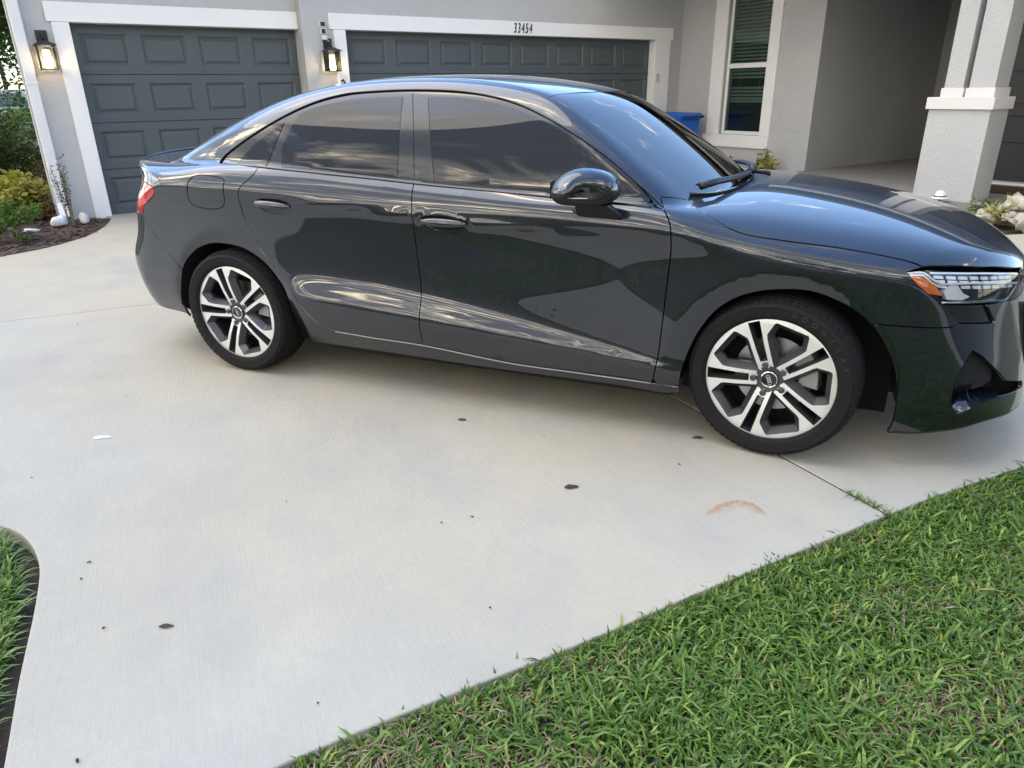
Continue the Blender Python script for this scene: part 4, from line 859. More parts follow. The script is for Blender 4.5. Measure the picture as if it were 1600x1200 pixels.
# ---- door mirrors
def mirror_half(sgn):
    root = empty('door_mirror', (0, 0, 0), 0, car)
    cx, cy, cz = .575, -1.0, 1.022; n, m_ = 32, 24; v = []; f = []
    for i in range(n + 1):
        t = -1 + 2 * i / n                       # across the car: outer tip to inner end
        w = max(1e-3, (1 - abs(t) ** 2.6)) ** .5; wt = w * (1 - .10 * (t + .1) ** 2)
        for k in range(m_):
            a = 2 * math.pi * k / m_; ca, sa = math.cos(a), math.sin(a)
            rx = (.138 if ca > 0 else .098) * w; rz = .080 * wt if sa > 0 else .056 * w
            px = cx + rx * math.copysign(abs(ca) ** (1.05 if sa > 0 else .62), ca); pz = cz + rz * math.copysign(abs(sa) ** (.95 if sa > 0 else .75), sa)
            v.append((px + .012 * max(0, sa), (cy + .105 * t + (.03 * ca)) * sgn, pz))
    for i in range(n):
        for k in range(m_):
            q = (i * m_ + k, i * m_ + (k + 1) % m_, (i + 1) * m_ + (k + 1) % m_, (i + 1) * m_ + k); f.append(q if sgn > 0 else q[::-1])
    f.append(tuple(range(m_)) if sgn < 0 else tuple(range(m_))[::-1])
    me_v = np.array(v); up = [q for q in f if np.mean([v[i][2] for i in q]) > cz - .001]; lo = [q for q in f if np.mean([v[i][2] for i in q]) <= cz - .001]
    mesh_obj('mirror_cap', v, up, MATS['paint'], root, smooth=True); mesh_obj('mirror_shell', v, lo, MATS['black_satin'], root, smooth=True)
    q = [(cx - .10, (cy - .085) * sgn, cz - .012), (cx + .02, (cy - .12) * sgn, cz - .014), (cx + .11, (cy - .03) * sgn, cz - .016)]
    MB().tube([(cx + .055, (cy - .098) * sgn, cz - .016), (cx + .0, (cy - .112) * sgn, cz - .016), (cx - .04, (cy - .106) * sgn, cz - .014)], [.002, .0025, .002], 6).build('indicator', MATS['disc_steel'], root)
    ft = MB(); ft.add([(cx - .03, (cy + .07) * sgn, cz - .055), (cx + .10, (cy + .07) * sgn, cz - .055), (cx + .10, (cy + .005) * sgn, cz - .055), (cx - .03, (cy + .0) * sgn, cz - .055), (cx - .055, -.868 * sgn * -1 if False else -.868 * sgn * (1), .915), (cx + .14, -.868 * sgn, .91), (cx + .13, -.905 * sgn, .905), (cx - .05, -.905 * sgn, .91)] if sgn > 0 else [(cx - .03, -(cy + .07), cz - .055), (cx + .10, -(cy + .07), cz - .055), (cx + .10, -(cy + .005), cz - .055), (cx - .03, -cy, cz - .055), (cx - .055, .868, .915), (cx + .14, .868, .91), (cx + .13, .905, .905), (cx - .05, .905, .91)], [(0, 1, 5, 4), (1, 2, 6, 5), (2, 3, 7, 6), (3, 0, 4, 7), (4, 5, 6, 7)])
    ft.build('mirror_foot', MATS['black_satin'], root, bevel=.01)
    gl = MB(); gl.add([(cx - .096, (cy + .05) * sgn, cz - .035), (cx - .096, (cy + .05) * sgn, cz + .035), (cx - .104, (cy - .05) * sgn, cz + .03), (cx - .104, (cy - .05) * sgn, cz - .03)], [(0, 1, 2, 3)]); gl.build('mirror_glass', MATS['chrome'], root)
mirror_half(1); mirror_half(-1)
# ---- wheels (axis along local y, outer face towards -y)
RR = .2550; RT = .3235
def wheel(loc, rz, spin, calip):
    wr = empty('wheel', loc, rz, car)
    ty = MB(); ty.lathe([(.243, -.098), (.250, -.108), (.256, -.1105), (.258, -.1120), (.262, -.1120), (.264, -.1125), (.281, -.1140), (.290, -.1130), (.2915, -.1138), (.294, -.1138), (.2955, -.1118), (.304, -.106), (.3115, -.094), (.3165, -.072), (.318, -.03), (.318, .03), (.3165, .072), (.3115, .094), (.296, .112), (.25, .108), (.243, .095)], 96, axis='y')
    t_o = ty.build('tyre', MATS['tyre_rubber'], wr, smooth=True); smooth_by_angle(t_o, 35)
    # tread: shoulder blocks and ribs, one block mesh reused round the tyre
    tb = MB(); nb = 72
    for k in range(nb):
        a = 2 * math.pi * k / nb; w_ = 2 * math.pi / nb * .40
        for (y0, y1, r0, r1) in ((-.1055, -.066, .3050, .3168), (.066, .1055, .3168, .3050)):
            vv = []
            for da in (-w_, w_):
                for (yy, rr_) in ((y0, r0), (y1, r1)):
                    for dr in (-.004, .0045): vv.append(((rr_ + dr) * math.cos(a + da), yy, (rr_ + dr) * math.sin(a + da)))
            tb.add(vv, [(0, 1, 3, 2), (4, 6, 7, 5), (1, 5, 7, 3), (0, 4, 5, 1), (2, 3, 7, 6)])
    tb.lathe([(.3162, -.060), (.3212, -.058), (.3212, -.036), (.3162, -.034)], 72, axis='y'); tb.lathe([(.3162, -.026), (.3216, -.024), (.3216, -.004), (.3162, -.002)], 72, axis='y')
    tb.lathe([(.3162, .006), (.3216, .008), (.3216, .028), (.3162, .03)], 72, axis='y'); tb.lathe([(.3162, .038), (.3212, .04), (.3212, .058), (.3162, .06)], 72, axis='y')
    tb.build('tread', MATS['tyre_rubber'], t_o)
    # raised sidewall lettering
    for i, ch in enumerate('GOODYEAR'):
        me = TXT.get(ch)
        if me is None: me = TXT[ch] = text_mesh(ch, .026, 0, .0012); me.materials.append(MATS['tyre_letter'])
        o = link(bpy.data.objects.new('sidewall_letter', me), t_o); a = R(90 - spin_letter - 8.2 * i)
        o.matrix_local = Matrix.Translation((.2715 * math.cos(a), -.1140, .2715 * math.sin(a))) @ Matrix.Rotation(-(a - R(90)), 4, 'Y') @ Matrix.Rotation(R(90), 4, 'X') @ Matrix.Scale(1.0, 4)
    # rim face with slots and kite windows
    def pol(ang, r_): return (RR * r_ * math.cos(ang), RR * r_ * math.sin(ang))
    outer = np.array([pol(2 * math.pi * k / 120, .995) for k in range(120)]); holes = []; kites = []; slots = []
    for s_ in range(5):
        ac = spin + 2 * math.pi * s_ / 5
        d = np.array([math.cos(ac), math.sin(ac)]); t_ = np.array([-d[1], d[0]])
        q = [(.30, -.056), (.93, -.088), (.93, .088), (.30, .056)]; slots.append(np.array([(d * a + t_ * b) * RR for a, b in q]))
        kc = ac + math.pi / 5; kk = [(0, .185), (-24.3, .66), (-24.3, .72), (-17, .885), (-15, .905), (15, .905), (17, .885), (24.3, .72), (24.3, .66)]
        kites.append(np.array([pol(kc + R(a), r_) for a, r_ in kk]))
    def dens(poly, st=.008):
        o = []
        for i in range(len(poly)):
            a, b = poly[i], poly[(i + 1) % len(poly)]; n = max(1, int(np.linalg.norm(b - a) / st)); o += [a + (b - a) * j / n for j in range(n)]
        return np.array(o)
    def dish(r_):                                # depth of the face: hub set back, spokes bowed out
        q = r_ / RR; return -.098 + .016 * np.clip((.55 - q) / .45, 0, 1) ** 1.4 + .004 * np.clip((q - .9) / .1, 0, 1)
    D1 = [dens(s_) for s_ in slots]; D2 = [dens(k) for k in kites]
    U, T = fill(outer, .014, D1 + D2); rr_ = np.linalg.norm(U, axis=1)
    V = np.stack([U[:, 0], dish(rr_), U[:, 1]], 1)
    tri = V[T]; fn = np.cross(tri[:, 1] - tri[:, 0], tri[:, 2] - tri[:, 0]); T = T.copy(); T[fn[:, 1] > 0] = T[fn[:, 1] > 0][:, ::-1]
    hubm = np.linalg.norm(U[T].mean(1), axis=1) < RR * .20
    rim = mesh_obj('rim', V, T[~hubm], MATS['machined'], wr); smooth_by_angle(rim, 30)
    pk = MB(); pk.add(V, T[hubm]); 
    for polys, shrink, dep in ((D1, .006, .030), (D2, .021, .030)):
        for pl_ in polys:
            c0 = pl_.mean(0); inn = inset(pl_, shrink); n = len(pl_); rA = np.linalg.norm(pl_, axis=1); rB = np.linalg.norm(inn, axis=1)
            va = np.stack([pl_[:, 0], dish(rA), pl_[:, 1]], 1); vb = np.stack([inn[:, 0], dish(rB) + dep, inn[:, 1]], 1); vc = vb + [0, .02, 0]
            ar_ = np.sum(pl_[:, 0] * np.roll(pl_[:, 1], -1) - np.roll(pl_[:, 0], -1) * pl_[:, 1])
            fs = []
            for i in range(n):
                j = (i + 1) % n
                for o1, o2 in ((0, n), (n, 2 * n)): fs.append((o1 + i, o2 + i, o2 + j, o1 + j) if ar_ < 0 else (o1 + i, o1 + j, o2 + j, o2 + i))
            pk.add(np.vstack([va, vb, vc]), fs)
    pk.build('rim_pockets', MATS['rim_grey'], rim)
    br_ = MB(); br_.lathe([(.252, -.094), (.247, -.100), (.243, -.090), (.232, -.06), (.226, .0), (.228, .09)], 72, axis='y'); smooth_by_angle(br_.build('rim_barrel', MATS['rim_grey'], rim), 35)
    ml = MB(); ml.lathe([(RR * .985, -.095), (RR * 1.0, -.099), (RR * 1.012, -.098), (RR * 1.016, -.090)], 96, axis='y'); smooth_by_angle(ml.build('rim_lip', MATS['machined'], rim), 40)
    for s_ in range(5):
        a = spin + 2 * math.pi * s_ / 5; c_ = (RR * .235 * math.cos(a), 0, RR * .235 * math.sin(a))
        MB().lathe([(.0165, -.076), (.0165, -.080), (.0125, -.080), (.0125, -.096), (.0095, -.0985), (.0005, -.0985)], 12, axis='y', center=c_).build('wheel_bolt', MATS['rim_grey'], rim)
    cap = MB(); cap.lathe([(.033, -.070), (.033, -.089), (.030, -.0915), (.028, -.0905), (.0005, -.0905)], 32, axis='y'); cap = smooth_by_angle(cap.build('centre_cap', MATS['black_gloss'], wr), 30)
    MB().lathe([(.0285, -.0912), (.0305, -.0920), (.0325, -.0905)], 32, axis='y').build('cap_ring', MATS['chrome'], cap)
    for i in range(4):
        b_ = spin + R(cap_tilt); e_ = (-.0135 + .009 * i); c_ = (e_ * math.cos(b_), -.0914 - .0003 * (i % 2), e_ * math.sin(b_))
        MB().lathe([(.0056, 0), (.0056, -.0008), (.0074, -.0008), (.0074, 0)], 20, axis='y', center=c_).build('cap_emblem_ring', MATS['chrome'], cap)
    # brake
    MB().lathe([(.075, -.012), (.150, -.012), (.150, .012), (.075, .012)], 48, axis='y', closed=True).build('brake_disc', MATS['disc_steel'], wr)
    MB().lathe([(.001, -.060), (.070, -.058), (.078, -.03), (.078, .02)], 32, axis='y').build('wheel_hub', MATS['rim_grey'], wr)
    cb = MB(); n = 10; v = []; f = []
    for i in range(n):
        a = R(calip - 26 + 52 * i / (n - 1))
        for r_, yy in ((.100, -.045), (.170, -.045), (.175, .04), (.100, .04)): v.append((r_ * math.cos(a), yy, r_ * math.sin(a)))
        if i:
            for k in range(4): f.append(((i - 1) * 4 + k, (i - 1) * 4 + (k + 1) % 4, i * 4 + (k + 1) % 4, i * 4 + k))
    f += [(0, 1, 2, 3), tuple((n - 1) * 4 + k for k in (3, 2, 1, 0))]; cb.add(v, f); cb.build('brake_caliper', MATS['caliper'], wr, bevel=.004)
    MB().lathe([(.001, .05), (.245, .05), (.245, .06), (.001, .06)], 40, axis='y').build('inner_wall', MATS['black_matte'], wr)
    return wr
mat('caliper', (.30, .31, .31), .5, metal=.3); mat('tyre_letter', (.026, .026, .0265), .8)
TXT = {}; spin_letter = -2; cap_tilt = 0
STEER = R(-7.8)
spin_letter = 13; wheel((AX, -.775, WZ + .004), STEER, R(110), 18)
spin_letter = 205; wheel((-AX, -.775, WZ + .004), 0, R(107), 20)
wheel((AX, .775, WZ + .004), math.pi + STEER, R(60), 160); wheel((-AX, .775, WZ + .004), math.pi, R(20), 160)

# ================================================================== GROUND
def concrete_material():
    m = bpy.data.materials.new('concrete'); m.use_nodes = True; nt = m.node_tree; b = nt.nodes['Principled BSDF']; N = nt.nodes.new; K = nt.links.new
    t = N('ShaderNodeTexCoord')
    def noise(sc, det, stretch=None, rot=0, ro=.55, loc=(0, 0, 0)):
        n = N('ShaderNodeTexNoise'); n.inputs['Scale'].default_value = sc; n.inputs['Detail'].default_value = det; n.inputs['Roughness'].default_value = ro
        mp = N('ShaderNodeMapping'); mp.vector_type = 'TEXTURE'; mp.inputs['Rotation'].default_value = (0, 0, rot); mp.inputs['Location'].default_value = loc
        if stretch: mp.inputs['Scale'].default_value = stretch
        K(t.outputs['Object'], mp.inputs[0]); K(mp.outputs[0], n.inputs['Vector']); return n.outputs[0]
    def ramp(v, a, b_, t0=0, t1=1):
        r_ = N('ShaderNodeMapRange'); r_.inputs['From Min'].default_value = a; r_.inputs['From Max'].default_value = b_; r_.inputs['To Min'].default_value = t0; r_.inputs['To Max'].default_value = t1; K(v, r_.inputs['Value']); return r_.outputs[0]
    def mix(f, a, b_):
        x = N('ShaderNodeMix'); x.data_type = 'RGBA'
        for k, v in (('Factor', f), ('A', a), ('B', b_)):
            if isinstance(v, tuple): x.inputs[k].default_value = (*v, 1)
            elif isinstance(v, float): x.inputs[k].default_value = v
            else: K(v, x.inputs[k])
        return x.outputs['Result']
    rot = R(136)
    broom = noise(150, 3, (18, 1, 1), rot); big = noise(.75, 5); blot = noise(2.6, 5, loc=(3, 1, 0)); fine = noise(210, 4, ro=.7); tan = noise(.55, 4, loc=(7.3, 2.2, 0)); grime = noise(1.1, 6, (1.6, 1, 1), rot, .65, (1.2, 5.5, 0))
    c = mix(ramp(big, .35, .68), (.364, .341, .278), (.414, .395, .334))
    sx = N('ShaderNodeSeparateXYZ'); K(t.outputs['Object'], sx.inputs[0]); ts = N('ShaderNodeMath'); ts.operation = 'MULTIPLY_ADD'; K(sx.outputs[1], ts.inputs[0]); ts.inputs[1].default_value = .10; K(tan, ts.inputs[2])   # more tan towards the garage
    c = mix(ramp(ts.outputs[0], .26, .54, 0, .85), c, (.425, .375, .265))
    c = mix(ramp(blot, .45, .75, 0, .45), c, (.30, .293, .275))
    c = mix(ramp(grime, .52, .74, 0, .60), c, (.27, .265, .255))
    c = mix(ramp(fine, .50, .70, 0, .36), c, (.27, .262, .245))
    c = mix(ramp(broom, .40, .66, 0, .17), c, (.30, .293, .278))
    pit = noise(75, 6, ro=.75, loc=(2, 9, 0)); c = mix(ramp(pit, .60, .72, 0, .45), c, (.22, .205, .18)); hair = noise(36, 5, ro=.7, loc=(5, 3, 0)); c = mix(ramp(hair, .42, .66, 0, .22), c, (.30, .28, .245))
    K(c, b.inputs['Base Color']); b.inputs['Roughness'].default_value = .88; b.inputs['Specular IOR Level'].default_value = .25
    ad = N('ShaderNodeMath'); ad.operation = 'MULTIPLY_ADD'; K(broom, ad.inputs[0]); ad.inputs[1].default_value = 1.0; K(fine, ad.inputs[2])
    bp = N('ShaderNodeBump'); bp.inputs['Strength'].default_value = .45; bp.inputs['Distance'].default_value = .003; K(ad.outputs[0], bp.inputs['Height']); K(bp.outputs[0], b.inputs['Normal'])
    MATS['concrete'] = m; return m
concrete_material()
mat('soil', (.022, .018, .015), .95, bump=(60, .9, .02, 5), var=(9, .8, (.05, .038, .028)))
mat('mulch_soil', (.040, .024, .017), .95, bump=(45, 1, .03, 5), var=(14, .9, (.075, .045, .032)))
mat('mulch_chip', (.060, .032, .022), .9, var=(30, .9, (.12, .075, .055)))
mat('lawn_base', (.030, .042, .014), .95, bump=(40, .9, .03, 5), var=(7, .9, (.055, .045, .024)))
mat('asphalt', (.05, .05, .052), .9, bump=(80, .5, .01))
mat('rust_stain', (.42, .17, .05), .9)
mat('leaf_litter', (.035, .027, .022), .85)
mat('chalk', (.72, .72, .71), .9)
leaf_mat('grass_blade', (.045, .105, .014), (.160, .270, .045), (.32, .37, .09), rough=.40, trans=.32)
leaf_mat('grass_dry', (.22, .17, .095), (.34, .27, .16), (.15, .09, .05), rough=.8, trans=.1)
SL = .0                                                        # top of the slab
def ground_sheet():
    v = [(-300, -300, -.085), (300, -300, -.085), (300, 300, -.085), (-300, 300, -.085)]
    return tag(mesh_obj('ground', v, [(0, 1, 2, 3)], MATS['lawn_base']), kind='structure')
ground_sheet()
def cr2(pts, st=.03):
    a = cat_rom([np.array((x, y, 0.)) for x, y in pts], st); return a[:, :2]
def slab(name, outline, z1, z0, m, kind=None, bevel=.012):
    n = len(outline); v = [(x, y, z1) for x, y in outline] + [(x, y, z0) for x, y in outline]
    ar_ = sum(outline[i][0] * outline[(i + 1) % n][1] - outline[(i + 1) % n][0] * outline[i][1] for i in range(n))
    if ar_ < 0: v = v[:n][::-1] + v[n:][::-1]
    o = mesh_obj(name, v, [tuple(range(n))] + [(i, n + i, n + (i + 1) % n, (i + 1) % n) for i in range(n)], m)
    if bevel:
        md = o.modifiers.new('edge', 'BEVEL'); md.width = bevel; md.segments = 3; md.limit_method = 'ANGLE'; md.angle_limit = R(50)
    if kind: o['kind'] = kind
    return o
bedL = cr2([(-6.0, -1.2), (-5.78, -.2), (-5.594, .634), (-5.556, .983), (-5.611, 1.295), (-5.773, 1.714), (-6.14, 2.211), (-6.553, 2.639)])
lawnL = cr2([(-1.9, -2.55), (-1.55, -2.44), (-1.221, -2.392), (-1.074, -2.357), (-.965, -2.361), (-.837, -2.402), (-.72, -2.465), (-.646, -2.52), (-.521, -2.625), (-.322, -2.803), (-.099, -2.992), (.02, -3.10), (.10, -3.19)])
lawnR = cr2([(.14, -3.18), (.419, -2.819), (.519, -2.684), (.718, -2.443), (.955, -2.163), (1.234, -1.809), (1.578, -1.387), (1.891, -1.006), (2.257, -.602), (2.9, .12), (3.6, .9)])
h2w = lambda s, y: tuple((hw(s, y, 0))[:2])
far = [h2w(-.12, .14), h2w(2.63, .14), h2w(2.64, -.02), h2w(9.64, -.02), h2w(9.64, -2.9), h2w(7.6, -3.6), h2w(7.3, -5.6)]
joint_a = np.array([-3.494, -.754]); joint_d = np.array([.632, .70]); joint_d = joint_d / np.linalg.norm(joint_d)
outline = [tuple(p) for p in lawnR] + [h2w(7.0, -7.1), h2w(7.9, -6.55)][:1] + far[::-1] + [tuple(p) for p in bedL[::-1]] + [(-7.2, -3.2), (-12.5, -9.5), (-9.0, -12.0), (-3.6, -4.2), (-2.6, -2.95)] + [tuple(p) for p in lawnL] 
# control joints cut the slab into pieces
def clip(poly, a, n, keep):
    out = []
    for i in range(len(poly)):
        p, q = np.array(poly[i]), np.array(poly[(i + 1) % len(poly)]); dp, dq = (p - a) @ n * keep, (q - a) @ n * keep
        if dp >= 0: out.append(tuple(p))
        if dp * dq < 0: out.append(tuple(p + (q - p) * dp / (dp - dq)))
    return out
jd2 = np.array([1.740 - .904, -1.159 + .448]); jd2 /= np.linalg.norm(jd2); jn2 = np.array([-jd2[1], jd2[0]]); ja2 = np.array([1.4, -.869])
jd1 = np.array([-2.862 + 3.494, -.054 + .754]); jd1 /= np.linalg.norm(jd1); jn1 = np.array([-jd1[1], jd1[0]]); ja1 = np.array([-3.179, -.437 + .03])
drive = empty('driveway', (0, 0, 0)); tag(drive, kind='structure')
g = .004
pA = clip(outline, ja2 + jn2 * g, jn2, 1); pB = clip(outline, ja2 - jn2 * g, jn2, -1)
parts = [pA] + [clip(pB, ja1 + jn1 * g, jn1, 1), clip(pB, ja1 - jn1 * g, jn1, -1)]
for q in parts:
    if len(q) > 2:
        o = slab('slab', q, SL, -.11, MATS['concrete'], bevel=.006); o.parent = drive
# walk to the porch and house slab edge
wk = slab('path', [h2w(6.9, -7.15), h2w(8.6, -7.9), h2w(12, -10), h2w(9, -13), h2w(4.5, -9.4)], .001, -.1, MATS['concrete'], 'structure')
# soil trench along the left lawn and the lawn beds
def blades(n_blades, poly, zb, hmin, hmax, wmin, wmax, lean, seedv, clump=None, dens_fn=None, dry=False):
    rg = np.random.default_rng(seedv); poly = np.array(poly); lo, hi = poly.min(0), poly.max(0); pts = np.zeros((0, 2))
    while len(pts) < n_blades:
        c_ = lo + (hi - lo) * rg.random((n_blades * 2, 2)); c_ = c_[in_poly(c_, poly)]
        if dens_fn is not None: c_ = c_[rg.random(len(c_)) < dens_fn(c_)]
        pts = np.vstack([pts, c_])
    pts = pts[:n_blades]; n = n_blades
    h = hmin + (hmax - hmin) * rg.random(n) ** 1.2; w = wmin + (wmax - wmin) * rg.random(n); az = rg.random(n) * 2 * np.pi; ln = lean * (.25 + 1.3 * rg.random(n)); tw = (rg.random(n) - .5) * 1.6
    d = np.stack([np.cos(az), np.sin(az)], 1); s_ = np.stack([-np.sin(az + tw), np.cos(az + tw)], 1)
    V = np.zeros((n, 7, 3)); prof = [(0, .75, 0), (.4, 1.0, .22), (.78, .72, .62)]
    cx = 0
    for k, (t, ww, bend) in enumerate(prof):
        base = pts + d * (ln * h * bend)[:, None]; zz = zb + h * t * (1 - .25 * ln * bend)
        for sg in (-1, 1):
            V[:, 2 * k + (0 if sg < 0 else 1), :2] = base + s_ * (sg * w * ww * .5)[:, None]; V[:, 2 * k + (0 if sg < 0 else 1), 2] = zz
    V[:, 6, :2] = pts + d * (ln * h)[:, None]; V[:, 6, 2] = zb + h * (1 - .30 * ln)
    F_ = np.array([(0, 1, 3, 2), (2, 3, 5, 4)]); b = np.arange(n)[:, None, None] * 7
    q = (F_[None] + b).reshape(-1, 4); t3 = (np.array([(4, 5, 6)])[None] + b).reshape(-1, 3)
    return V.reshape(-1, 3), q, t3
def grass_obj(name, sets, m, label=None, cat=None):
    V = []; Q = []; T = []; o0 = 0
    for v, q, t3 in sets: V.append(v); Q.append(q + o0); T.append(t3 + o0); o0 += len(v)
    V = np.vstack(V); Q = np.vstack(Q); T = np.vstack(T); me = bpy.data.meshes.new(name)
    me.vertices.add(len(V)); me.vertices.foreach_set('co', V.astype(np.float32).ravel())
    me.loops.add(Q.size + T.size); me.loops.foreach_set('vertex_index', np.concatenate([Q.ravel(), T.ravel()]).astype(np.int32))
    me.polygons.add(len(Q) + len(T)); me.polygons.foreach_set('loop_start', np.concatenate([np.arange(len(Q)) * 4, Q.size + np.arange(len(T)) * 3]).astype(np.int32))
    me.update(calc_edges=True); me.validate(); me.polygons.foreach_set('use_smooth', [True] * len(me.polygons)); me.materials.append(m)
    o = link(bpy.data.objects.new(name, me)); tag(o, label, cat, kind='stuff'); return o
def patch_noise(seedv, sc):
    rg = np.random.default_rng(seedv); ks = rg.normal(size=(10, 2)) * sc; ph = rg.random(10) * 6.28
    return lambda p: np.sin(p @ ks.T + ph).sum(1) / 5
nz = patch_noise(3, 5.5)
e_ = lawnR[1:]                                      # lawn beside the driveway's near edge
off_n = np.array([.76, -.65])
edge = [tuple(np.array(p) + off_n * .008) for p in lawnR]
lawn_poly = edge + [(4.4, -.6), (4.4, -3.6), (1.0, -4.6), (.0, -3.75)]
soilR = slab('lawn_soil', edge + [(5.5, -.2), (5.5, -6), (.5, -6)], -.028, -.12, MATS['lawn_base'], 'structure', bevel=0)
near_poly = edge + [(3.2, -.5), (3.2, -2.4), (1.7, -3.2), (.3, -3.5)]
gd = lambda p: np.clip(.78 + .55 * nz(p), .16, 1)
def edist(p): return (p - np.array(e_[0])) @ off_n
sets = [blades(56000, near_poly, -.030, .016, .050, .0045, .0095, 1.05, 11, dens_fn=gd), blades(13000, near_poly, -.030, .030, .064, .0055, .0105, 1.05, 12, dens_fn=gd)]
sets.append(blades(14000, [(3.2, -.5), (4.6, .7), (5.0, -3.5), (3.2, -2.4)], -.03, .02, .07, .006, .011, .9, 13))
# runners along the slab's edge
er = np.array(e_); strip = [tuple(p + off_n * .045) for p in er] + [tuple(p + off_n * .005) for p in er[::-1]]
sets.append(blades(2600, strip, -.028, .016, .046, .005, .009, .75, 14, dens_fn=lambda p: np.clip(.5 + .7 * nz(p * 3.1), .03, 1)))
grass_obj('lawn_grass', sets, MATS['grass_blade'], 'thick green broad bladed lawn beside the near edge of the driveway', 'grass')
dryd = lambda p: np.clip(.30 - .75 * nz(p), .05, 1)
grass_obj('dry_grass', [blades(17000, near_poly, -.030, .012, .045, .0025, .006, 1.8, 21, dens_fn=dryd), blades(2500, strip, -.028, .012, .032, .002, .005, 1.2, 22)], MATS['grass_dry'], 'dry straw coloured blades lying through the near lawn', 'dry grass')
# left lawn behind its dark trench
lp_ = [tuple(p) for p in lawnL]; inn_ = [tuple(np.array(p) + np.array([-.10, -.10])) for p in lawnL]
slab('trench_soil', lp_ + [(-.2, -3.6), (-2.5, -4.0)], -.060, -.12, MATS['soil'], 'structure', bevel=0)
lpoly = [tuple(np.array(p) + np.array([-.065, -.045])) for p in lawnL[4:]] + [(-.1, -3.45), (-1.7, -3.2)]
grass_obj('lawn_grass', [blades(34000, lpoly, -.060, .035, .085, .005, .010, 1.0, 31)], MATS['grass_blade'], 'strip of green lawn behind a dark soil trench at the driveway curve', 'grass')
grass_obj('dry_grass', [blades(2500, lpoly, -.075, .015, .045, .003, .006, 1.2, 32)], MATS['grass_dry'], 'dry blades in the lawn behind the soil trench', 'dry grass')
# ---- stains and litter on the slab
v = []; f = []; arc = cat_rom([np.array((x, y, 0)) for x, y in [(1.172, -1.405), (1.190, -1.372), (1.223, -1.312), (1.273, -1.270), (1.328, -1.279), (1.368, -1.325)]], .006); nrm_ = np.array([.35, -.93, 0])
def stain_mat():
    m = bpy.data.materials.new('rust_mark'); m.use_nodes = True; nt = m.node_tree; b = nt.nodes['Principled BSDF']; b.inputs['Base Color'].default_value = (.50, .20, .055, 1); b.inputs['Roughness'].default_value = .9
    t = nt.nodes.new('ShaderNodeTexCoord'); n = nt.nodes.new('ShaderNodeTexNoise'); n.inputs['Scale'].default_value = 55; n.inputs['Detail'].default_value = 5; nt.links.new(t.outputs['Object'], n.inputs[0])
    at = nt.nodes.new('ShaderNodeAttribute'); at.attribute_name = 'soak'
    mu = nt.nodes.new('ShaderNodeMath'); mu.operation = 'MULTIPLY'; mr = nt.nodes.new('ShaderNodeMapRange'); mr.inputs['From Min'].default_value = .26; mr.inputs['From Max'].default_value = .56
    nt.links.new(n.outputs[0], mr.inputs['Value']); nt.links.new(mr.outputs[0], mu.inputs[0]); nt.links.new(at.outputs['Fac'], mu.inputs[1]); nt.links.new(mu.outputs[0], b.inputs['Alpha']); return m
cen = np.array([1.275, -1.36, 0]); rows = [(-.012, 0), (-.004, .75), (.006, .95), (.016, .45), (.03, .22), (.055, 0)]; n = len(arc); att = []
for i, p in enumerate(arc):
    d = (cen - p); d /= np.linalg.norm(d); t = i / (n - 1)
    for o_, a in rows: v.append(p + d * o_ + np.array([0, 0, .0012])); att.append(.62 * a * math.sin(math.pi * (.06 + .90 * t)) ** .5 * (.75 + .25 * t))
k = len(rows)
for i in range(n - 1):
    for j in range(k - 1): f.append((i * k + j, i * k + j + 1, (i + 1) * k + j + 1, (i + 1) * k + j))
ro = mesh_obj('rust_stain', v, f, stain_mat()); at = ro.data.attributes.new('soak', 'FLOAT', 'POINT'); at.data.foreach_set('value', att); ro.parent = drive
def litter(x, y, ln, wd, rot, label, m='leaf_litter', h=.004, cat='leaf'):
    n = 10; v = []; f = []
    for i in range(n):
        t = i / (n - 1); w = wd * math.sin(math.pi * min(.97, max(.04, t))) ** .7 * .5 * (1 + .25 * math.sin(7 * t + x * 9)); z = .0015 + h * math.sin(math.pi * t) * .6 + .001
        v += [(ln * (t - .5), -w, z + h * .5), (ln * (t - .5), 0, z), (ln * (t - .5), w, z + h * .6)]
        if i: a = 3 * i; f += [(a - 3, a, a + 1, a - 2), (a - 2, a + 1, a + 2, a - 1)]
    o = mesh_obj({'leaf': 'dead_leaf', 'scrap': 'paper_scrap'}.get(cat, 'bark_speck'), v, f, MATS[m]); o.location = (x, y, SL); o.rotation_euler = (0, 0, rot); tag(o, label, cat)
    md = o.modifiers.new('thick', 'SOLIDIFY'); md.thickness = .0012
    return o
litter(.688, -1.397, .052, .026, .5, 'dark curled dead leaf alone on the open concrete in front of the doors')
litter(-.121, -2.521, .040, .012, .45, 'thin dark dead leaf on concrete near the left lawn corner')
litter(.047, -1.020, .036, .016, .3, 'small brown dead leaf on concrete below the door joint')
litter(1.054, -.821, .045, .018, .4, 'brown leaf scrap lying beside the front tyre', )
for i, (x, y, s_) in enumerate([(-1.334, -1.739, .05)]):
    litter(x, y, .075, .030, .5, 'flat pale chalky scrap on concrete left of the rear wheel', 'chalk', .001, 'scrap')
dots = [(-2.943, -.611), (1.027, -1.081), (.35, -1.784), (.432, -1.714), (.683, -2.117), (-.585, -2.394), (-.534, -2.462), (.041, -2.918), (-.277, -2.592)]
rg = np.random.default_rng(5)
for (x, y) in dots: litter(x, y, .006 + .008 * rg.random(), .005, rg.random() * 3, 'tiny dark speck of bark on the bare concrete', 'leaf_litter', .004, 'bark speck')['group'] = 'bark specks on the driveway'
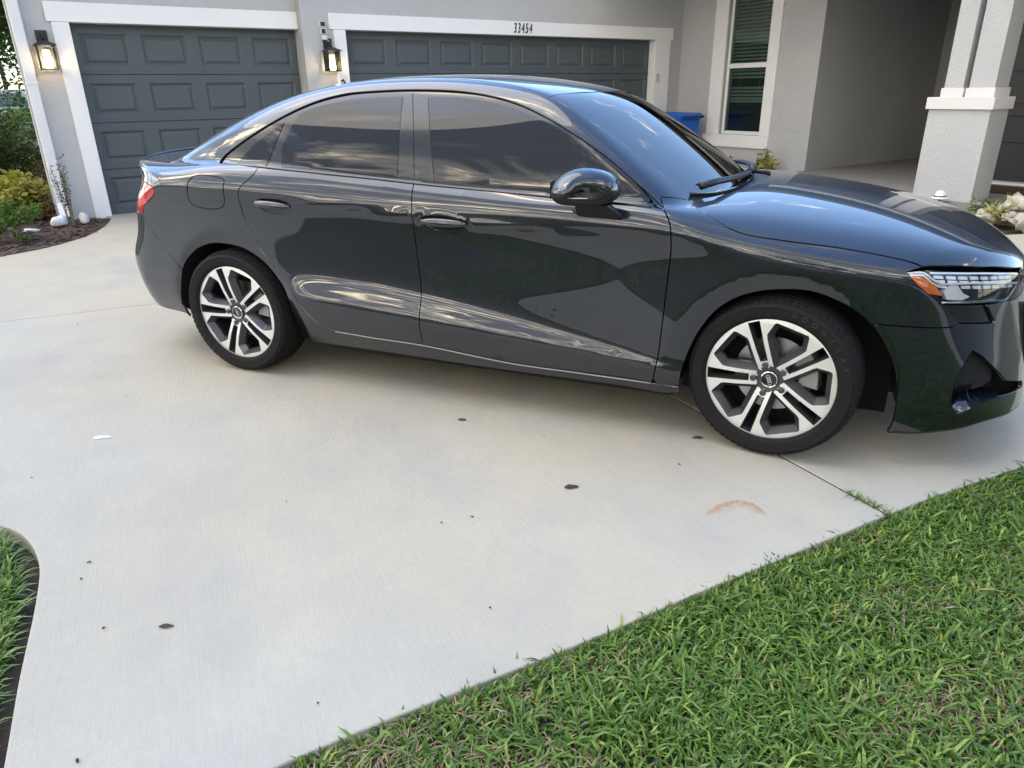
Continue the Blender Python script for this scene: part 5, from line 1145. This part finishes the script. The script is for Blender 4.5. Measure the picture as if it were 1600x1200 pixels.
for k_ in range(9):
    x, y = -2.2 + 3.9 * rg.random(), -2.7 + 1.9 * rg.random()
    if (x - 1.0) * .76 - (y + 2.1) * .65 > -.05 or x < -.9 and y < -2.2: continue
    litter(x, y, .003 + .005 * rg.random(), .003, rg.random() * 3, 'tiny dark speck of bark on the bare concrete', 'leaf_litter', .003, 'bark speck')['group'] = 'bark specks on the driveway'
# dirt and weeds in the joint near the lawn
jp = [ja2 + jd2 * t for t in np.linspace(-.1, .50, 60)]; js = [tuple(p + jn2 * .006) for p in jp] + [tuple(p - jn2 * .006) for p in jp[::-1]]
slab('joint_dirt', js, -.004, -.05, MATS['soil'], 'structure', bevel=0)
jw = [ja2 + jd2 * t for t in np.linspace(.30, .50, 20)]; jw = [tuple(p + jn2 * .012) for p in jw] + [tuple(p - jn2 * .012) for p in jw[::-1]]
grass_obj('joint_weeds', [blades(120, jw, -.004, .008, .028, .002, .005, 1.5, 41)], MATS['grass_blade'], 'little weeds growing in the slab joint by the lawn', 'weeds')

# ================================================================== PLANTING
mat('bark', (.10, .075, .055), .9, bump=(40, .8, .02)); mat('twig', (.22, .18, .14), .85)
leaf_mat('leaf_green', (.050, .100, .020), (.130, .220, .040), (.22, .28, .06), trans=.45); leaf_mat('leaf_dark', (.030, .055, .016), (.085, .140, .036), trans=.4)
leaf_mat('leaf_yellow', (.16, .20, .025), (.36, .34, .05), (.52, .44, .10)); leaf_mat('leaf_varieg', (.12, .16, .03), (.55, .50, .16), (.70, .64, .32))
leaf_mat('leaf_small', (.035, .055, .025), (.09, .12, .05)); leaf_mat('leaf_brown', (.10, .05, .02), (.22, .12, .05))
def leaves(n, fn, size, asp, seedv, droop=.4):
    """n leaf quads (folded, two faces each) placed by fn(rng, n)"""
    rg = np.random.default_rng(seedv); P = fn(rg, n); az = rg.random(n) * 2 * np.pi; el_ = (rg.random(n) - droop) * 1.6
    d = np.stack([np.cos(az) * np.cos(el_), np.sin(az) * np.cos(el_), np.sin(el_)], 1); s_ = np.cross(d, rg.normal(size=(n, 3))); s_ /= np.linalg.norm(s_, axis=1, keepdims=True) + 1e-9; up = np.cross(s_, d)
    L_ = size * (.6 + .8 * rg.random(n))[:, None]; W_ = L_ * asp * .5
    V = np.stack([P, P + d * L_ * .5 + s_ * W_ + up * W_ * .3, P + d * L_, P + d * L_ * .5 - s_ * W_ + up * W_ * .3], 1).reshape(-1, 3)
    b = np.arange(n)[:, None] * 4; return V, np.vstack([b + [0, 1, 2], b + [0, 2, 3]])
def leaf_obj(name, sets, m, parent):
    V = []; F_ = []; o0 = 0
    for v, f in sets: V.append(v); F_.append(f + o0); o0 += len(v)
    V = np.vstack(V); F_ = np.vstack(F_); me = bpy.data.meshes.new(name); me.vertices.add(len(V)); me.vertices.foreach_set('co', V.astype(np.float32).ravel())
    me.loops.add(F_.size); me.loops.foreach_set('vertex_index', F_.ravel().astype(np.int32)); me.polygons.add(len(F_)); me.polygons.foreach_set('loop_start', (np.arange(len(F_)) * 3).astype(np.int32))
    me.update(calc_edges=True); me.validate(); me.materials.append(m); return link(bpy.data.objects.new(name, me), parent)
def blob(rx, ry, rz, cz, nc=9, seedv=1, k=.45):
    rg0 = np.random.default_rng(seedv + 100); cs = rg0.normal(size=(nc, 3)); cs /= np.linalg.norm(cs, axis=1, keepdims=True); cs *= (.35 + .6 * rg0.random((nc, 1)))
    def fn(rg, n):
        c_ = cs[rg.integers(0, nc, n)]; q = rg.normal(size=(n, 3)); q /= np.linalg.norm(q, axis=1, keepdims=True); q *= k * rg.random((n, 1)) ** .4
        p = (c_ + q) * [rx, ry, rz] + [0, 0, cz]; return p
    return fn
def shrub(name, loc, label, cat, rx, ry, rz, n, size, m, seedv, stems=6, asp=.45, cz=None, group=None):
    root = empty(name, loc); tag(root, label, cat, group); cz = rz * .95 if cz is None else cz; rg_ = np.random.default_rng(seedv); mb = MB()
    for i in range(stems):
        a = rg_.random() * 6.28; mb.tube([(0, 0, -.05), (.3 * rx * math.cos(a), .3 * ry * math.sin(a), cz * .6), (.7 * rx * math.cos(a), .7 * ry * math.sin(a), cz * 1.3)], [.010 + rz * .012, .007 + rz * .006, .003], 5)
    mb.build('stem', MATS['twig'], root); leaf_obj('foliage', [leaves(n, blob(rx, ry, rz, cz, 11, seedv), size, asp, seedv)], m, root); return root
def tree(loc, label, h, r_, n, size, m, seedv, trunk=.14, group=None, name='tree'):
    root = empty(name, loc); tag(root, label, 'tree', group); rg_ = np.random.default_rng(seedv); mb = MB()
    mb.tube([(0, 0, -.1), (.05, .02, h * .25), (-.04, .05, h * .5), (0, 0, h * .8)], [trunk, trunk * .8, trunk * .55, trunk * .2], 8)
    for i in range(9):
        a = rg_.random() * 6.28; z0 = h * (.3 + .4 * rg_.random()); q = r_ * (.5 + .4 * rg_.random()); mb.tube([(0, 0, z0), (q * .5 * math.cos(a), q * .5 * math.sin(a), z0 + h * .12), (q * math.cos(a), q * math.sin(a), z0 + h * .2)], [trunk * .4, trunk * .25, trunk * .08], 5)
    mb.build('trunk', MATS['bark'], root, smooth=True); leaf_obj('crown', [leaves(n, blob(r_, r_, h * .40, h * .62, 26, seedv, .34), size, .5, seedv)], m, root); return root
# mulch bed by the downspout
bed = [tuple(p) for p in bedL] + [h2w(-.15, -.03), h2w(-.57, -.03), h2w(-.6, 9), (-16, 9), (-13, -1.5)]
slab('mulch_bed', bed, -.015, -.12, MATS['mulch_soil'], 'structure', bevel=0)
rgm = np.random.default_rng(9); bp_ = np.array(bed); vv = []; ff = []
cnt = 0
while cnt < 4200:
    p = np.array([-9.5, -1.0]) + rgm.random(2) * [4.2, 5.0]
    if not in_poly(p[None], bp_)[0]: continue
    a = rgm.random() * 6.28; l_, w_ = .02 + .045 * rgm.random(), .006 + .010 * rgm.random(); d = np.array([math.cos(a), math.sin(a)]); s_ = np.array([-d[1], d[0]]); z = -.012 + .022 * rgm.random(); tl_ = (rgm.random() - .5) * .03
    b = len(vv); vv += [(*(p - d * l_ - s_ * w_), z), (*(p + d * l_ - s_ * w_), z + tl_), (*(p + d * l_ + s_ * w_), z + tl_ + .004), (*(p - d * l_ + s_ * w_), z + .004)]; ff.append((b, b + 1, b + 2, b + 3)); cnt += 1
tag(mesh_obj('mulch_chips', vv, ff, MATS['mulch_chip']), 'brown bark mulch covering the bed left of the garage', 'mulch', kind='stuff')
shrub('shrub', hw(-1.02, -1.25, 0), 'low bushy green shrub at the edge of the mulch bed', 'shrub', .24, .24, .20, 2600, .035, MATS['leaf_green'], 51)
shrub('shrub', hw(-1.75, -.95, 0), 'dark green rounded shrub at the far left of the bed', 'shrub', .40, .40, .32, 2600, .05, MATS['leaf_dark'], 52)
yb = shrub('shrub', hw(-1.02, .55, 0), 'yellow green leafy shrub beyond the downspout', 'shrub', .55, .60, .36, 2200, .09, MATS['leaf_yellow'], 53, stems=10, asp=.45)
leaf_obj('dry_foliage', [leaves(500, blob(.5, .5, .22, .12, 9, 60), .09, .4, 61)], MATS['leaf_brown'], yb)
shrub('shrub', hw(-1.25, 2.2, 0), 'tall dark green shrub behind the yellow one', 'shrub', .6, .9, .62, 5500, .075, MATS['leaf_dark'], 54, cz=.72)
shrub('shrub', hw(-.92, 4.2, 0), 'brownish green shrub beside the house flank', 'shrub', .4, .9, .40, 1500, .07, MATS['leaf_brown'], 55, cz=.45)
shrub('shrub', hw(-1.9, 6.0, 0), 'wide green shrub far beside the house flank', 'shrub', 1.0, 1.4, .7, 4200, .08, MATS['leaf_green'], 56, cz=.75)
shrub('shrub', hw(-.9, 17.5, 0), 'broad green hedge bush in front of the far parked truck', 'shrub', 1.6, 1.2, .55, 5000, .12, MATS['leaf_green'], 62, cz=.5)
# wiry twig plant in front of the downspout
tw = empty('twiggy_plant', hw(-.46, -.42, 0)); tag(tw, 'wiry upright plant with tiny leaves in front of the downspout', 'plant'); rt = np.random.default_rng(77); mb = MB(); lp = []
for i in range(15):
    a = rt.random() * 6.28; q = .03 + .10 * rt.random(); h = .45 + .40 * rt.random(); pts = [(0.03 * math.cos(a), .03 * math.sin(a), -.03), (q * .6 * math.cos(a), q * .6 * math.sin(a), h * .5), (q * math.cos(a), q * math.sin(a), h)]
    mb.tube(pts, [.004, .003, .0015], 5)
    for k_ in range(26):
        t = .3 + .7 * rt.random(); lp.append((q * t * math.cos(a) + rt.normal() * .01, q * t * math.sin(a) + rt.normal() * .01, h * t))
mb.build('twig', MATS['twig'], tw); lpa = np.array(lp); leaf_obj('foliage', [leaves(len(lpa), lambda rg, n: lpa, .026, .6, 78)], MATS['leaf_small'], tw)
mat('white_stone', (.66, .66, .65), .8, bump=(25, .6, .02))
def stone(loc, label, rx, ry, rz, seedv, m='white_stone', cat='stone', group=None, name='stone'):
    bm = bmesh.new(); bmesh.ops.create_icosphere(bm, subdivisions=3, radius=1); rg_ = np.random.default_rng(seedv); ks = rg_.normal(size=(6, 3)) * (2.0 if m == 'white_stone' else 3.6); ph = rg_.random(6) * 6.28; am = .10 if m == 'white_stone' else .24
    for v_ in bm.verts:
        c_ = np.array(v_.co); q = 1 + am * np.sin(ks @ c_ + ph).sum() / 1.6; v_.co = Vector((c_[0] * rx * q, c_[1] * ry * q, max(-.3, c_[2]) * rz * q))
    me = bpy.data.meshes.new(name); bm.to_mesh(me); bm.free(); me.materials.append(MATS[m]); me.polygons.foreach_set('use_smooth', [True] * len(me.polygons))
    o = link(bpy.data.objects.new(name, me)); o.location = loc; o.rotation_euler = (0, 0, seedv * .7); return tag(o, label, cat, group)
stone(hw(-.58, -.42, .03), 'white stone lying under the downspout outlet', .115, .075, .075, 3)
stone(hw(-.33, -.42, .03), 'small white stone at the foot of the twiggy plant', .05, .05, .085, 4)
stone(hw(-.90, -.60, -.005), 'flat grey stone half buried in the mulch', .09, .05, .03, 6)
# variegated shrubs under the window
shrub('variegated_shrub', hw(9.25, -1.75, 0), 'low variegated yellow shrub under the white window sill', 'shrub', .17, .17, .16, 420, .07, MATS['leaf_varieg'], 57, cz=.13)
shrub('variegated_shrub', hw(9.28, -2.55, 0), 'taller variegated yellow shrub at the corner right of the window', 'shrub', .15, .15, .24, 420, .08, MATS['leaf_varieg'], 58, cz=.17)
# shells, stones and a garden light by the porch column
mat('shell_stone', (.52, .47, .38), .85, bump=(22, .9, .03), var=(9, .8, (.34, .31, .26)))
rgs = np.random.default_rng(44); spots = []
for i in range(26):
    s_, y_ = 7.35 + 1.25 * rgs.random(), -7.35 + .82 * rgs.random(); r0 = math.hypot(s_ - 8.1, y_ + 6.95); zz = max(0, .26 - .42 * r0) * rgs.random()
    a = .07 + .09 * rgs.random(); spots.append((s_, y_, zz + .02, a, a * (.55 + .4 * rgs.random()), a * (.35 + .6 * rgs.random())))
for i, (s_, y_, zz, a, b, c_) in enumerate(spots): stone(hw(s_, y_, zz), 'rough beige shell stone in the heap beside the porch column', a, b, c_, 20 + i, 'shell_stone', 'stone', 'shell stones by the porch')
for i, (s_, y_) in enumerate([(7.88, -6.55), (7.7, -6.72), (8.12, -6.72), (7.98, -7.02)]):
    shrub('bromeliad', hw(s_, y_, 0), 'small striped green and yellow plant among the shell stones', 'plant', .12, .12, .10, 90, .12, MATS['leaf_varieg'] if i % 2 else MATS['leaf_green'], 70 + i, stems=2, asp=.16, cz=.09, group='plants among the shell stones')
mat('solar_white', (.75, .78, .78), .2, coat=.5); mat('solar_dark', (.02, .025, .03), .3)
sl_ = empty('garden_light', hw(7.90, -6.02, 0)); tag(sl_, 'small round white garden light in front of the porch column', 'garden light')
MB().lathe([(.012, 0), (.012, .13), (.001, .13)], 10).build('spike', MATS['solar_dark'], sl_); MB().lathe([(.001, .13), (.085, .135), (.09, .145), (.085, .155), (.06, .16)], 28).build('brim', MATS['solar_white'], sl_, smooth=True)
MB().lathe([(.066, .158), (.068, .168), (.062, .172)], 28).build('band', MATS['solar_dark'], sl_, smooth=True); MB().lathe([(.06, .17), (.055, .20), (.035, .222), (.001, .23)], 28).build('dome', MATS['solar_white'], sl_, smooth=True)
# ---- beyond: neighbour's yard at the left, the far side of the street (seen in the paintwork)
for i, (s_, y_, h, r_, n, m) in enumerate([(-.95, 10.5, 5.6, 1.8, 16000, 'leaf_green'), (-3.6, 13.5, 6.5, 2.4, 8000, 'leaf_dark'), (-.2, 36, 9, 3.6, 16000, 'leaf_green')]):
    tree(hw(s_, y_, 0), ['bright green tree beside the house flank', 'dark tree standing behind the bright green one', 'tall tree at the end of the side yard'][i], h, r_, n, .11 + .03 * i, MATS[m], 80 + i)
# parked van far down the side
mat('van_silver', (.34, .40, .45), .35, metal=.3, coat=.6); mat('far_glass', (.05, .09, .12), .08, spec=.7)
vn = empty('parked_van', hw(-.75, 29.0, 0), PH + R(15)); tag(vn, 'pale blue pickup truck parked far beyond the side yard', 'truck')
pr = [(-2.6, .35), (-2.65, .85), (-1.1, .95), (-.75, 1.62), (.75, 1.66), (1.25, 1.05), (2.4, .92), (2.45, .4)]
bd = MB(); bd.add([(x, -.95, z) for x, z in pr] + [(x, .95, z) for x, z in pr], [tuple(range(8)), tuple(range(8, 16))[::-1]] + [(i, (i + 1) % 8, 8 + (i + 1) % 8, 8 + i) for i in range(8)]); bd.build('body', MATS['van_silver'], vn, bevel=.06)
for sy in (-1, 1):
    MB().add([(-.95, sy * .955, 1.02), (-.66, sy * .955, 1.54), (.66, sy * .955, 1.57), (1.05, sy * .955, 1.05)], [(0, 1, 2, 3)]).build('side_window', MATS['far_glass'], vn)
    for x in (-1.6, 1.6): MB().lathe([(.001, -.1), (.3, -.1), (.36, -.06), (.36, .06), (.3, .1), (.001, .1)], 20, axis='y', center=(x, sy * .86, .36)).build('wheel', MATS['rubber_black'], vn)
# street and opposite side
st_ = slab('road', [h2w(-60, -15.5), h2w(60, -15.5), h2w(60, -23), h2w(-60, -23)], -.06, -.12, MATS['asphalt'], 'structure', bevel=0)
slab('pavement', [h2w(-60, -13.2), h2w(60, -13.2), h2w(60, -14.6), h2w(-60, -14.6)], .0, -.12, MATS['concrete'], 'structure')
slab('driveway_apron', [h2w(-1.2, -15.4), h2w(4.2, -15.4), h2w(4.4, -8.6), h2w(.4, -8.3)], -.02, -.12, MATS['concrete'], 'structure') if False else None
mat('house_cream', (.45, .42, .36), .9); mat('house_tan', (.34, .30, .25), .9)
def far_house(s_, y_, wdt, m, label):
    r0 = empty('house', hw(s_, y_, 0), PH); tag(r0, label, 'house', 'houses across the street')
    MB().box(-wdt / 2, wdt / 2, -8, 0, -.1, 3.0).build('wall', MATS[m], r0)
    rf2 = MB(); w_ = wdt / 2 + .5; rf2.add([(-w_, .5, 3.0), (w_, .5, 3.0), (w_, -8.5, 3.0), (-w_, -8.5, 3.0), (-w_ + 4.2, -4, 5.2), (w_ - 4.2, -4, 5.2)], [(0, 1, 5, 4), (1, 2, 5), (2, 3, 4, 5), (3, 0, 4), (3, 2, 1, 0)]); rf2.build('roof', MATS['roof_shingle'], r0)
    MB().box(-wdt / 2 + 1, -wdt / 2 + 5.8, .001, .03, 0, 2.13).build('garage_door', MATS['trim_white'], r0)
    MB().box(wdt / 2 - 5.6, wdt / 2 - 4.6, .001, .03, 0, 2.1).build('door', MATS['entry_dark'], r0)
    for q in (wdt / 2 - 3.8, wdt / 2 - 2.0): MB().box(q, q + 1.1, .001, .03, .9, 2.2).build('window', MATS['far_glass'], r0)
far_house(-9, -31, 15, 'house_cream', 'cream house with a shingle roof across the street'); far_house(10, -32, 16, 'house_tan', 'tan house with a shingle roof across the street')
for i, (s_, y_, h, r_) in enumerate([(-3, -26, 7, 2.6), (1.0, -30, 9, 3.4), (5, -26.5, 6, 2.4), (16, -27, 8, 3), (-17, -28, 8, 3.2), (22, -30, 9, 3.6), (-24, -30, 9, 3.6)]):
    tree(hw(s_, y_, 0), 'leafy tree in the yards across the street', h, r_, 3000, .30, MATS['leaf_dark' if i % 2 else 'leaf_green'], 90 + i, group='trees across the street')
